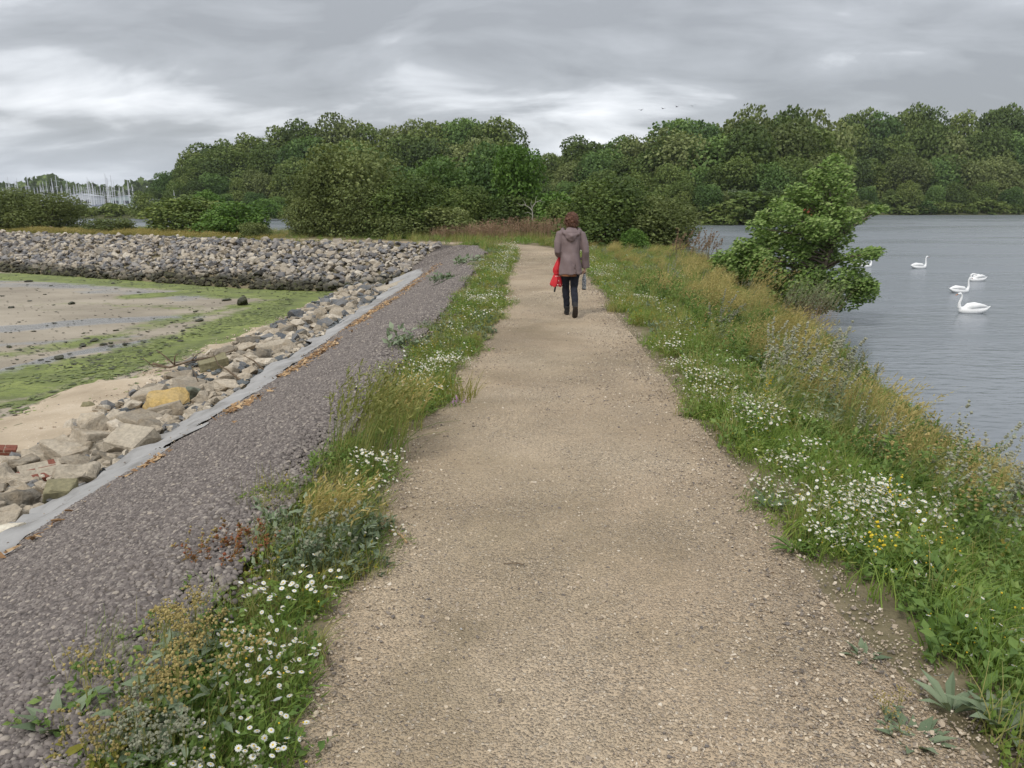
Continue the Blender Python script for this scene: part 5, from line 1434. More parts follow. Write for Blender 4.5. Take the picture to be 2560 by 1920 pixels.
mid('bank_tree', mp_dark[0], 880, 370, 515, 4.6, 40.5, 'round dark green tree in front of the largest willow')
mid('bank_willow', mp_wil[1], 790, 400, 515, 3.4, 40.5, 'dense dark willow bush at the foot of the largest willow')
mid('bank_tree', mp_dark[1], 940, 330, 500, 4.6, 46, 'green tree between the large willow and the sunlit sycamores')
mid('bank_tree', mp_dark[1], 1060, 300, 500, 5.4, 48, 'broad green tree right of centre behind the bank clump')
mid('bank_tree', mp_dark[0], 1000, 395, 500, 3.8, 43, 'dark tree above the brown dead docks')
mid('young_sycamore', mid_pair('young_sycamore', 244, 36, tall, T_BRIGHT, .034, 150, wind_bias=.8, wind=.28), 1130, 308, 490, 3.6, 44, 'bright green sycamore leaning right behind the white dead branch')
mid('bank_bush', mp_bush[1], 1105, 410, 500, 3.4, 42.5, 'dark bush at the left of the white dead branch')
mid('bank_bush', mp_bush[2], 1195, 405, 500, 3.6, 43, 'bright green bush behind the head of the walking person')
mid('bank_bush', mp_bush[0], 960, 440, 515, 3.2, 39.5, 'low olive bush left of the brown dead docks')
mid('bank_bush', mp_bush[0], 850, 460, 515, 2.6, 39, 'low olive bush beneath the round dark tree')
mid('bank_bush', mp_bush[1], 1230, 430, 500, 3.0, 40, 'dark green bush between the person and the round tree')
mid('bank_tree', mp_dark[0], 1310, 372, 545, 4.0, 31.5, 'round dense dark tree at the right of the path end')
mid('bank_willow', mp_wil[0], 1435, 418, 545, 3.0, 31.5, 'brownish thin tree leaning over the pond right of the round tree')
mid('bank_bush', mp_bush[0], 1395, 455, 545, 2.6, 31, 'low spreading bush under the brownish pond side tree')
mid('young_sycamore', mp_bush[2], 1372, 486, 545, 1.0, 28.5, 'small bright green sapling before the round dark tree', 'sapling')
# bushes along the far bank at left
mid('bank_willow', mp_wil[0], 95, 412, 490, 4.4, 50, 'right hand olive willow of the pair at the far left bank')
mid('bank_willow', mp_wil[1], 10, 404, 490, 4.2, 50.5, 'olive willow cut by the left edge of the photo')
mid('bank_bush', mp_bush[1], 405, 420, 500, 4.4, 45, 'broad dark green bush on the far bank behind the stones')
mid('bank_bush', mp_bush[2], 500, 428, 500, 3.4, 42, 'bright green bush on the far bank leaning right')
mid('young_sycamore', mp_bush[2], 440, 402, 500, 2.4, 47, 'small bright green tree behind the far bank bushes')
mid('bank_bush', mp_bush[2], 572, 425, 470, 6.5, 150, 'green shrub standing up from the hedge on the far shore', zb=-1.3)
mid('bank_bush', mp_bush[1], 312, 412, 470, 6.0, 160, 'dark pointed shrub beside the pale shed on the far shore', zb=-1.3)
mid('bank_bush', mp_bush[0], 545, 476, 505, 1.4, 38.5, 'olive wind blown bush at the right end of golden grass')
mid('bank_bush', mp_bush[0], 240, 468, 490, 2.6, 44.5, 'olive wind shaped bush in the golden grass by the water')
one('ragwort', tall_herb, [HERB, YELF, HERB], 'yellow flowering ragwort on the far bank beside the olive bush', (522, 505), 0, 1.3, stems=18, h=(.5, .9), r=.5, leafs=20, spike=30, lean=.4, cat='wildflower')

def bare(name, label, x, y, z, mat, arms, s, cat='branch'):
    g = G()
    for pts, r_ in arms: tube(g, pts, np.linspace(r_, r_ * .3, len(pts)), 6)
    o = g.build(name, mat, smooth=True); o.location = (x, y, z); o.scale = (s,) * 3
    return tag(o, label, cat)
x, _, z = atY(1150, 464, 39)
bare('dead_tree', 'bleached white dead branching tree above the brown docks', x, 39, z - .28, BARE, [([(0, 0, 0), (.02, 0, .35), (-.03, .02, .7), (.05, 0, .95)], .04), ([(-.02, 0, .6), (-.2, .05, .8), (-.5, 0, .95), (-.75, .05, .93), (-.92, 0, 1.05)], .03), ([(-.4, 0, .92), (-.5, .1, 1.15), (-.62, .05, 1.28)], .018), ([(.03, 0, .85), (.2, .05, 1.1), (.45, 0, 1.2), (.6, .05, 1.3)], .028), ([(.2, .05, 1.1), (.2, .1, 1.35), (.3, .1, 1.5)], .016), ([(0, 0, .7), (-.1, .05, 1.0), (-.05, .1, 1.25)], .018), ([(.0, 0, .35), (-.25, 0, .5), (-.5, .1, .45)], .02), ([(.45, 0, 1.2), (.62, -.05, 1.12), (.8, 0, 1.15)], .012)], .8, 'dead tree')
x, _, z = atY(140, 494, 48)
bare('dead_branch', 'dark bare dead branch reaching over the water at far left', x, 48, -.6, TW, [([(-.9, 0, .9), (-.3, 0, .6), (.5, .05, .35), (1.4, 0, .05)], .05), ([(1.4, 0, .05), (1.8, .05, .45), (2.1, 0, .8)], .035), ([(.5, .05, .35), (1.0, .1, .5), (1.3, .1, .4)], .03), ([(1.6, 0, .25), (1.55, 0, .7), (1.7, 0, .95)], .02)], 1.0)
# sparse bare twigs under the pond side tree
g = G()
for i in range(60):
    a = random.uniform(0, 1); s_ = np.array([random.gauss(0, .3), random.gauss(0, .3), random.uniform(.3, .9)])
    e_ = s_ + np.array([random.uniform(.3, 1.5), random.gauss(0, .5), random.uniform(-.7, .5)])
    m_ = (s_ + e_) / 2 + np.array([0, 0, random.uniform(0, .25)])
    tube(g, [s_, m_, e_], [.014, .009, .004], 4)
    for _ in range(2):
        q = e_ + np.random.default_rng(i).normal(size=3) * .2
        tube(g, [m_, (m_ + q) / 2, q], [.007, .005, .003], 3)
x, _, z = atY(1430, 520, 31)
o = g.build('bare_thorn_bush', TW); o.location = (x, 31, z - .75); tag(o, 'tangle of bare dark twigs reaching over the pond below tree', 'shrub')

# brown dead docks at the turn of the path
g = G(); n = 700
b = np.stack([rng.uniform(-2.6, 2.6, n), rng.uniform(-.9, .9, n), np.zeros(n)], 1)
hh = rng.uniform(.75, 1.25, n) * (1 - .25 * (np.abs(b[:, 0]) / 2.6) ** 2)
P = stalks(g, b, hh, nrm(rng.normal(size=(n, 3)) * [1, 1, 0]) * .2 + WIND * .15, np.full(n, .018), 0, seg=4)
pt, d, t = along(P, .5, 1.02, 9)
L_ = rng.uniform(.03, .07, len(pt))
g.stamp(LEAF, scaled(frames(nrm(rng.normal(size=d.shape) + d)), L_ * .6, L_, L_), pt + rng.normal(size=pt.shape) * .03, mat=0)
x, _, _ = atY(1135, 500, 36.5)
o = g.build('dead_dock_stand', BRWN); o.location = (x, 36.9, -.05); tag(o, 'dense stand of brown dead dock stalks at the turn of the path', 'dead weeds', kind='stuff')
x, _, _ = atY(1010, 510, 37)
o2 = bpy.data.objects.new('dead_dock_stand', o.data); C.objects.link(o2); o2.location = (x, 37.6, -.05); o2.scale = (.7, .8, .7); tag(o2, 'thinner brown dead stalks left of the dense dock stand', 'dead weeds', kind='stuff')

# the wind bent tree by the pond
WT_Y = 21.3
def wt(dx, dy, Y=WT_Y): return np.array(atY(dx, dy, Y))
wbase = wt(1740, 640); wbase[2] = float(zg(wbase[0], wbase[1]))
OUT = [(1800, 345, .16), (1815, 375, .24), (1775, 390, .26), (1810, 415, .30), (1740, 425, .30), (1790, 455, .36), (1710, 460, .32), (1830, 470, .28), (1755, 490, .40), (1680, 500, .34), (1650, 520, .30), (1800, 510, .38), (1630, 555, .30), (1700, 545, .42), (1770, 550, .42), (1850, 470, .2), (1880, 455, .16), (1840, 560, .30), (1880, 548, .2), (1610, 590, .26), (1585, 580, .18), (1660, 595, .36), (1740, 600, .42), (1810, 605, .36), (1860, 618, .24), (1880, 622, .14), (1720, 625, .3), (1570, 560, .14), (1790, 630, .25), (1730, 520, .4), (1632, 492, .22), (1604, 532, .22), (1578, 562, .2), (1562, 582, .16), (1648, 468, .2), (1682, 440, .2), (1600, 606, .2), (1630, 622, .2), (1902, 452, .12), (1893, 543, .14), (1715, 412, .2), (1752, 378, .18), (1782, 358, .14), (1850, 600, .25), (1562, 565, .3), (1585, 590, .36), (1560, 592, .28), (1600, 550, .3), (1630, 580, .36), (1640, 540, .34), (1615, 600, .34), (1660, 628, .42), (1700, 645, .42), (1755, 650, .44), (1815, 642, .42), (1862, 634, .3), (1640, 640, .3)]
r = np.random.default_rng(77)
lob = []
for a, b, rad in OUT:
    p_ = wt(a, b, WT_Y + r.uniform(-.5, .5)); lob.append((*(p_ - wbase), rad * 1.3))
for a, b, rad in OUT[2:26:2]:
    p_ = wt(a + r.uniform(-15, 15), b + r.uniform(-10, 10), WT_Y + r.choice([-1, 1]) * r.uniform(.5, .9)); lob.append((*(p_ - wbase), rad * 1.15))
lob = np.array(lob)
t = empty('wind_bent_tree', tuple(wbase)); tag(t, 'bright leafy tree bent to the right by wind at the pond edge', 'tree')
gt = G()
tube(gt, [(0, 0, -.3), (.1, 0, .3), (.3, .05, 1.0), (.55, 0, 1.9), (.75, 0, 2.7), tuple(lob[0][:3])], [.13, .11, .09, .06, .035, .012], 8)
for i in range(2, len(lob)):
    c = lob[i]; f_ = np.clip(c[2] / 3.6, .05, .75); s_ = np.array([np.interp(f_ * 3.4, [0, 1, 1.9, 2.7], [.05, .3, .55, .75]), 0, f_ * 2.9])
    tube(gt, [s_, (s_ + c[:3]) / 2 + [0, 0, .08], c[:3]], [.035, .022, .008], 5)
gt.build('trunk', BARK, t, smooth=True)
gc = G(); n = 30000
li = r.choice(len(lob), n, p=lob[:, 3] ** 2 / np.sum(lob[:, 3] ** 2)); c = lob[li]
d = nrm(r.normal(size=(n, 3))); P = c[:, :3] + d * (c[:, 3] * .9 * np.where(r.random(n) < .8, r.uniform(.7, 1.1, n), r.uniform(.2, .8, n)))[:, None] * [1.15, 1, .8]
dirv = nrm(WIND * 1.5 + [0, 0, .32] + r.normal(size=(n, 3)) * .34)
L_ = r.uniform(.075, .135, n)
gc.stamp(LEAF, scaled(frames(dirv, np.tile([-.45, -.5, .75], (n, 1)), .6), L_ * .60, L_, L_), P, np.clip(.5 + r.normal(0, .34, n), 0, 1))
gc.build('crown', T_POP, t)
g = G(); q = wt(1742, 455, WT_Y - .75) - wbase
M = frames(nrm(WIND * 1.4 + r.normal(size=(6, 3)) * .4)); g.stamp(LEAF, scaled(M, .05, .09, .09), q + r.normal(size=(6, 3)) * .05)
cl = g.build('red_leaf_spray', RUST, t); cl['label'] = 'reddened leaves high on the left face of the crown'

# ------------------------------------------------------------------ the walking person
SKIN = plain('skin', (0.50, 0.31, 0.23), 0.55, 0.35, 0.08, 30)
HAIRM = plain('auburn_hair', (0.125, 0.058, 0.034), 0.6, 0.35, 0.5, 60, 0.8)
k = NT('mauve_raincoat', 0.7, 0.3); p = k.pos(obj=True)
k.color(k.ramp(k.noise(p, 5, 5), [(0.3, (0.155, 0.114, 0.112)), (0.55, (0.185, 0.137, 0.134)), (0.75, (0.215, 0.163, 0.158))])); k.bump(k.noise(p, 9, 3), 0.3, 0.015)
COAT = k.m
JEANS = plain('dark_jeans', (0.018, 0.020, 0.028), 0.85, 0.2, 0.4, 30, 0.3)
SHOE = plain('black_shoe', (0.018, 0.017, 0.017), 0.6, 0.3, 0.3, 30)
SOLE = plain('shoe_sole', (0.050, 0.042, 0.036), 0.9, 0.2, 0.3, 40, 0.4)
SHIRT = plain('rust_shirt', (0.22, 0.095, 0.045), 0.85, 0.2, 0.2, 30)
REDC = plain('red_umbrella_cloth', (0.52, 0.022, 0.030), 0.6, 0.35, 0.12, 12, 0.2)
WDOT = plain('white_dot_cloth', (0.75, 0.70, 0.66), 0.7, 0.3, 0.05)
BLKP = plain('black_plastic', (0.015, 0.015, 0.016), 0.4, 0.4, 0.2)
k = NT('patterned_bottle', 0.35, 0.45); p = k.pos(obj=True)
k.color(k.ramp(k.noise(p, 55, 3, 0.6), [(0.42, (0.11, 0.12, 0.14)), (0.5, (0.30, 0.32, 0.34)), (0.58, (0.62, 0.61, 0.58))], 'CONSTANT')); BOTT = k.m
EYE_W = plain('eye_white', (0.7, 0.68, 0.65), 0.3, 0.5, 0.02)

PX, PY = 0.905, 12.05
def fingers(g, wrist, dirv, palm_n, s=1.0, curl=.9):
    """Five bent fingers on a palm that starts at the wrist and runs along dirv; the fingers close towards palm_n."""
    d = nrm(dirv); nn = nrm(np.asarray(palm_n, float) - d * np.dot(palm_n, d)); sd = np.cross(d, nn)
    tube(g, [wrist - d * .02, wrist + d * .03 * s, wrist + d * .075 * s], [(.020, .014), (.036, .014), (.034, .012)], 8, ref=nn)
    for i, (o_, L_) in enumerate(((-.027, .060), (-.009, .069), (.009, .064), (.026, .050))):
        b = wrist + d * .07 * s + sd * o_ * s; pts = [b - d * .02]; ang = .25; q = b.copy()
        pts.append(q.copy())
        for j in range(3):
            ang += curl * (.55 + .2 * j); stp = L_ * s * (.42, .32, .26)[j]
            q = q + (d * math.cos(ang) + nn * math.sin(ang)) * stp; pts.append(q.copy())
        tube(g, pts, [.0085, .0085, .008, .007, .0055], 6, ref=sd)
    b = wrist + d * .025 * s - sd * .030 * s
    tube(g, [b, b - sd * .018 + d * .02 + nn * .012, b - sd * .012 + d * .045 + nn * .03, b + d * .06 + nn * .042 + sd * .008], [.012, .011, .009, .007], 6, ref=nn)

person = empty('person', (PX, PY, float(zg(PX, PY)) + .004))
tag(person, 'person in mauve hooded raincoat and dark jeans walking away along the path', 'person')
# joints (x right, y ahead, z up)
HEADC = np.array([.008, .02, 1.462])
shL, shR = np.array([-.165, 0, 1.275]), np.array([.165, 0, 1.275])
elL, wrL = np.array([-.195, -.03, 1.0]), np.array([-.165, .15, .93])
elR, wrR = np.array([.222, -.02, 1.0]), np.array([.235, .06, .755])
hpL, knL, anL = np.array([-.075, 0, .80]), np.array([-.058, .13, .43]), np.array([-.030, .16, .085])
hpR, knR, anR = np.array([.072, 0, .80]), np.array([.066, .02, .43]), np.array([.066, -.24, .19])
g = G()
tube(g, [(0, 0, .78), (0, 0, .95), (0, .0, 1.1), (0, 0, 1.24), (0, .0, 1.30)], [(.14, .10), (.125, .095), (.14, .10), (.155, .09), (.06, .055)], 14, ref=(0, 1, 0))
tube(g, [(0, 0, 1.26), (0, .01, 1.33), (0.004, .02, 1.40)], [.052, .048, .05], 10, ref=(0, 1, 0))
tube(g, [HEADC + [0, .0, -.12], HEADC + [0, .012, -.09], HEADC + [0, .008, -.04], HEADC + [0, 0, .02], HEADC + [0, -.005, .07], HEADC + [0, -.005, .098]], [(.035, .045), (.052, .075), (.066, .088), (.070, .094), (.056, .076), (.02, .03)], 14, ref=(0, 1, 0))
tube(g, [HEADC + [0, .085, .0], HEADC + [0, .108, -.03], HEADC + [0, .09, -.045]], [.008, .014, .012], 6)
for s in (-1, 1):
    tube(g, [HEADC + [s * .066, -.005, -.025], HEADC + [s * .078, -.012, .0], HEADC + [s * .074, -.01, .025]], [(.008, .016), (.008, .02), (.006, .014)], 6)
tube(g, [HEADC + [-.02, .082, -.07], HEADC + [0, .09, -.071], HEADC + [.02, .082, -.07]], [.006, .009, .006], 6)
for a, b, c in ((shL, elL, wrL), (shR, elR, wrR)):
    tube(g, [a * [.8, 1, 1.0], a, (a + b) / 2, b, (b + c) / 2, c], [.048, .046, .040, .034, .032, .022], 10)
for a, b, c in ((hpL, knL, anL), (hpR, knR, anR)):
    tube(g, [a + [0, 0, .05], a - [0, 0, .06], (a + b) / 2, b, b * .55 + c * .45 + [0, -.012, 0], c], [.082, .080, .066, .050, .048, .032], 12)
tube(g, [anL + [0, -.05, -.05], anL + [0, .03, -.045], anL + [.0, .13, -.06]], [(.03, .03), (.034, .03), (.03, .018)], 8, ref=(0, 0, 1))
tube(g, [anR + [0, -.05, -.0], anR + [0, -.01, -.06], anR + [.0, .045, -.15]], [(.03, .03), (.034, .03), (.03, .018)], 8, ref=(0, 0, 1))
fingers(g, wrR, np.array([.03, .06, -1.0]), np.array([-.9, .35, 0.0]), 1.0, .75)
fingers(g, wrL, np.array([.3, .9, -.15]), np.array([.6, -.2, -.75]), 1.0, .8)
body = g.build('body', SKIN, person); remesh(body, .0065, 3)
for s in (-1, 1):
    g = G(); g.stamp(BALL, [np.diag([.011, .008, .009])], [HEADC + [s * .028, .083, .004]]); g.build('eye', EYE_W, person)
# jeans
g = G()
tube(g, [(0, -.01, .70), (0, -.012, .80), (0, -.005, .90), (0, 0, .97)], [(.135, .10), (.150, .118), (.140, .105), (.13, .10)], 16, ref=(0, 1, 0))
for a, b, c in ((hpL, knL, anL), (hpR, knR, anR)):
    tube(g, [a + [0, 0, .02], a - [0, 0, .08], (a + b) / 2, b, b * .55 + c * .45 + [0, -.015, 0], c + (b - c) * .04], [.090, .090, .074, .058, .056, .046], 14)
def crease(amp, sc):
    def f(me):
        for v in me.vertices:
            q = v.co; v.co += v.normal * (mnoise.noise(Vector((q.x * sc, q.y * sc, q.z * sc * 1.6))) * amp + mnoise.noise(Vector((q.x * sc * 2.4 + 3, q.y * sc * 2.4, q.z * sc * 3.5))) * amp * .5)
        me.update()
    return f
remesh(g.build('jeans', JEANS, person), .009, 3, crease(.008, 9))
# shoes with soles
for nm, pts, up in (('L', [anL + [0, -.075, -.045], anL + [0, -.03, -.035], anL + [0, .04, -.045], anL + [.0, .12, -.062], anL + [0, .165, -.068]], (0, 0, 1)),
                    ('R', [anR + [0, -.085, .025], anR + [0, -.06, -.02], anR + [0, -.025, -.08], anR + [.0, .02, -.145], anR + [0, .055, -.170]], (0, .8, .5))):
    g = G(); tube(g, pts, [(.026, .028), (.038, .042), (.042, .042), (.042, .030), (.026, .018)], 12, ref=up)
    t_ = nrm(pts[-1] - pts[0]); 
    tube(g, [pts[1], pts[1] + (np.array([0, -.01, .09]) if nm == 'L' else np.array([0, .05, .065]))], [.044, .045], 10)
    sh = g.build('shoe', SHOE, person); remesh(sh, .008, 3)
    g = G(); upv = np.array(up, float); dn_ = upv - t_ * np.dot(upv, t_); dn_ = nrm(dn_)
    tube(g, [q - dn_ * .030 for q in pts], [(.026, .010), (.040, .012), (.043, .012), (.044, .012), (.026, .010)], 12, ref=up)
    g.build('sole', SOLE, sh, smooth=True)
# raincoat: trunk, sleeves and the hood lying on the shoulders, fused
g = G()
tube(g, [(0.005, -.015, .655), (.003, -.012, .74), (0, -.005, .86), (0, 0, .98), (0, 0, 1.10), (0, 0, 1.20), (0, 0, 1.265), (0, .0, 1.305), (0, .0, 1.335)],
     [(.174, .150), (.172, .150), (.162, .142), (.150, .124), (.157, .116), (.170, .112), (.164, .100), (.118, .085), (.072, .066)], 20, ref=(0, 1, 0))
tube(g, [shL * [.72, 1, 1.0], shL + [0, 0, -.01], (shL + elL) / 2 + [-.012, -.01, 0], elL + [-.008, -.01, 0], elL + [0, .05, -.035], wrL + [0, -.015, 0]], [.07, .068, .062, .056, .056, .048], 14)
tube(g, [shR * [.72, 1, 1.0], shR + [0, 0, -.01], (shR + elR) / 2 + [.012, -.01, 0], elR + [.004, -.01, 0], elR * .5 + wrR * .5, wrR + [.008, -.005, .0]], [.07, .068, .062, .056, .054, .060], 14)
tube(g, [(-.115, .06, 1.345), (-.13, -.02, 1.325), (-.085, -.095, 1.285), (0, -.125, 1.245), (.09, -.10, 1.275), (.135, -.02, 1.32), (.115, .06, 1.345)], [(.028, .028), (.034, .03), (.042, .034), (.052, .042), (.044, .034), (.034, .03), (.028, .028)], 10)
tube(g, [(0, -.07, 1.36), (0, -.105, 1.30), (0, -.125, 1.22), (.01, -.125, 1.165)], [(.075, .03), (.11, .04), (.085, .035), (.03, .02)], 12, ref=(0, 1, 0))
coat = g.build('raincoat', COAT, person)
def coat_fold(me):
    for v in me.vertices:
        q = v.co
        a = mnoise.noise(Vector((q.x * 9, q.y * 7, q.z * 5 + q.x * 6))) * .016 + mnoise.noise(Vector((q.x * 18 + 5, q.y * 12, q.z * 7))) * .006
        fl = .010 * math.sin(q.x * 38 + q.z * 3) * max(0, min(1, (.95 - q.z) / .3)) * (1 if abs(q.x) < .17 else 0)
        v.co += v.normal * (a + fl)
    me.update()
remesh(coat, .0085, 3, coat_fold)
g = G(); tube(g, [(-.03, -.02, .628), (-.028, -.018, .70)], [(.135, .118), (.14, .12)], 18, ref=(0, 1, 0)); g.build('shirt_hem', SHIRT, person, smooth=True)
# curly auburn hair
g = G()
hr = np.random.default_rng(5)
for i in range(420):
    d = nrm(hr.normal(size=3)); 
    if d[1] > .45 and d[2] < .5: continue
    if d[2] < -.85: continue
    c = HEADC + [0, -.008, .012] + d * [.083, .098, .112]
    g.stamp(BALL, [rot_e(*hr.uniform(0, 6, 3)) * hr.uniform(.016, .027)], [c])
tube(g, [HEADC + [0, -.02, -.085], HEADC + [0, -.02, -.02], HEADC + [0, -.012, .05], HEADC + [0, -.01, .105]], [(.056, .066), (.080, .090), (.076, .088), (.03, .035)], 12, ref=(0, 1, 0))
hair = g.build('hair', HAIRM, person)
def curls(me):
    for v in me.vertices:
        q = v.co * 75; v.co += v.normal * (mnoise.noise(q) * .013 + mnoise.noise(q * .45) * .012)
    me.update()
remesh(hair, .006, 1, curls)
g = G()
for i in range(260):
    d = nrm(hr.normal(size=3))
    if (d[1] > .35 and d[2] < .6) or d[2] < -.8: continue
    c = HEADC + [0, -.008, .012] + d * [.088, .104, .116]; sdv = nrm(np.cross(d, hr.normal(size=3))); rr_ = hr.uniform(.010, .022)
    th = np.linspace(0, hr.uniform(2.5, 5), 6)
    tube(g, [c + d * (rr_ * (1 - math.cos(q)) * .9) + sdv * rr_ * math.sin(q) - np.array([0, 0, .004 * j]) for j, q in enumerate(th)], [.0045, .0045, .004, .0035, .003, .0015], 4)
g.build('curl', HAIRM, hair)['kind'] = 'stuff'

# things the person carries
um = empty('umbrella', (PX - .165, PY + .07, float(zg(0, 12)) + .004)); tag(um, 'red folded umbrella with white dots hanging from the left arm', 'umbrella')
prof = [(.012, .93), (.030, .88), (.052, .80), (.070, .73), (.064, .68), (.048, .655), (.060, .62), (.078, .55), (.088, .49), (.080, .465)]
v, f = [], []
ns = 20
for i, (rad, z) in enumerate(prof):
    for j in range(ns):
        a = j / ns * 2 * math.pi; w_ = 1 + .26 * math.sin(j * math.pi * 2 / 4 + z * 6) * (rad / .09)
        sl = (.93 - z)
        v.append((math.cos(a) * rad * w_ * .95 - sl * .12, math.sin(a) * rad * w_ * .75, z + (.018 * math.sin(a * 4) if i == len(prof) - 1 else 0)))
for i in range(len(prof) - 1):
    for j in range(ns): f.append((i * ns + j, (i + 1) * ns + j, (i + 1) * ns + (j + 1) % ns, i * ns + (j + 1) % ns))
g = G(); g.add(v, f, 0)
cl = g.build('cloth', REDC, um, smooth=True)
g = G()
V = np.array(v)
for j in range(26):
    i = hr.integers(6, 9); q = int(hr.integers(0, ns)); pt_ = V[i * ns + q]; out_ = nrm(np.array([math.cos(q / ns * 6.283), math.sin(q / ns * 6.283), .1]))
    M = frames(np.array([np.cross(out_, [0, 0, 1.0])]), np.array([out_]), .01)
    th = np.arange(7) / 7 * 6.283; g.stamp([(np.stack([np.cos(th), np.sin(th), 0 * th], 1), np.array([[0, a_, a_ + 1] for a_ in range(1, 6)]), 0)], M * hr.uniform(.006, .012), [pt_ + out_ * .004])
g.build('dot', WDOT, cl)['kind'] = 'stuff'
g = G(); tube(g, [(-.030, 0, .66), (-.032, 0, .675)], [.058, .058], 14, ref=(0, 1, 0)); g.build('tie_strap', REDC, um)
g = G(); tube(g, [(0, 0, .965), (-.03, 0, .7), (-.068, 0, .40)], [.006, .006, .006], 8); g.build('shaft', BLKP, um)
g = G(); tube(g, [(-.055, 0, .47), (-.062, 0, .43), (-.070, 0, .385), (-.072, 0, .37)], [.010, .014, .016, .012], 10); g.build('handle', BLKP, um, smooth=True)
bo = empty('water_bottle', (PX + .228, PY + .075, float(zg(0, 12)) + .004)); tag(bo, 'slim blue grey patterned drinking bottle held in the right hand', 'bottle')
g = G(); tube(g, [(0, 0, .415), (0, 0, .42), (0, 0, .425), (0, 0, .56), (0, 0, .59), (0, 0, .625), (0, 0, .66)], [.026, .031, .033, .033, .029, .019, .016], 16, ref=(0, 1, 0)); g.build('bottle_body', BOTT, bo, smooth=True)
g = G(); tube(g, [(0, 0, .655), (0, 0, .70)], [.019, .019], 14, ref=(0, 1, 0)); g.build('cap', BLKP, bo)
g = G(); tube(g, [(0, 0, .405), (0, 0, .417)], [.030, .032], 16, ref=(0, 1, 0)); g.build('base_ring', BLKP, bo)

# ------------------------------------------------------------------ swans
SWAN = plain('swan_white', (0.80, 0.80, 0.79), 0.7, 0.3, 0.04, 20)
BILL = plain('orange_bill', (0.50, 0.16, 0.05), 0.5, 0.3, 0.1)
KNOB = plain('bill_black', (0.015, 0.015, 0.015), 0.5, 0.3, 0.1)
def swan_neck(kind):
    if kind == 'up': return [(.34, 0, .10), (.43, 0, .20), (.445, 0, .32), (.41, 0, .44), (.385, 0, .54), (.40, 0, .62), (.445, 0, .655), (.50, 0, .645), (.54, 0, .625)]
    if kind == 'tall': return [(.34, 0, .10), (.42, 0, .19), (.43, 0, .32), (.405, 0, .46), (.395, 0, .58), (.415, 0, .67), (.455, 0, .70), (.51, 0, .685), (.55, 0, .665)]
    return [(.30, 0, .14), (.40, 0, .22), (.40, 0, .34), (.31, 0, .40), (.18, .05, .38), (.05, .09, .34), (-.06, .10, .31)]
def make_swan(label, x, y, heading, kind, wing=.0, size=1.0, group='swans on the pond'):
    t = empty('swan', (x, y, WATER_Z), heading, (size,) * 3); tag(t, label, 'swan', group)
    g = G()
    tube(g, [(-.62, 0, .235), (-.54, 0, .185), (-.42, 0, .125), (-.25, 0, .095), (-.05, 0, .085), (.15, 0, .08), (.30, 0, .085), (.40, 0, .10), (.445, 0, .12)],
         [(.012, .010), (.055, .030), (.115, .080), (.170, .135), (.195, .165), (.185, .160), (.145, .135), (.085, .09), (.03, .03)], 16, ref=(0, 0, 1))
    nk = swan_neck(kind)
    rr = [.085, .062, .046, .038, .034, .033, .040, .034, .022] if len(nk) == 9 else [.085, .062, .05, .045, .042, .045, .03]
    tube(g, nk, rr, 12, ref=(0, 1, 0))
    for s in (-1, 1):
        tube(g, [(.22, s * .10, .16), (.08, s * .145, .205 + wing), (-.15, s * .145, .225 + wing * 1.5), (-.36, s * .09, .215 + wing), (-.52, s * .035, .215)], [(.03, .05), (.055, .085), (.055, .085), (.04, .05), (.012, .012)], 10, ref=(0, 0, 1))
    b = g.build('body', SWAN, t); remesh(b, .016, 4)
    if len(nk) == 9:
        e_ = np.array(nk[-1]); d = nrm(e_ - np.array(nk[-2]))
        g = G(); tube(g, [e_ - d * .015, e_ + d * .03, e_ + d * .075 - np.array([0, 0, .004])], [(.019, .017), (.016, .011), (.012, .005)], 8, ref=(0, 0, 1)); g.build('bill', BILL, t, smooth=True)
        g = G(); g.stamp(BALL, [np.eye(3) * .014], [e_ + d * .004 + [0, 0, .016]]); tube(g, [e_ - d * .03 + [0, -.026, .002], e_ + [0, -.012, .0]], [.006, .005], 5); tube(g, [e_ - d * .03 + [0, .026, .002], e_ + [0, .012, .0]], [.006, .005], 5); g.build('face_mask', KNOB, t)
    return t
for px, lab, hd, kd, wg, sz in (((2098, 676), 'nearest white swan on the pond, facing left with pointed tail', 3.12, 'up', .03, .92), ((2073, 632), 'white swan facing right just behind the nearest swan', .15, 'tall', .02, .80),
                                ((2110, 607), 'white swan with its head tucked on its back behind two others', 3.3, 'sleep', .05, .78), ((1985, 580), 'white swan facing right in the middle of the open water', .2, 'tall', .02, .88), ((1868, 577), 'white swan facing right beside the wind bent tree', .1, 'tall', .05, .80)):
    x, y = at(px[0], px[1], WATER_Z); make_swan(lab, x, y, hd, kd, wg, sz)

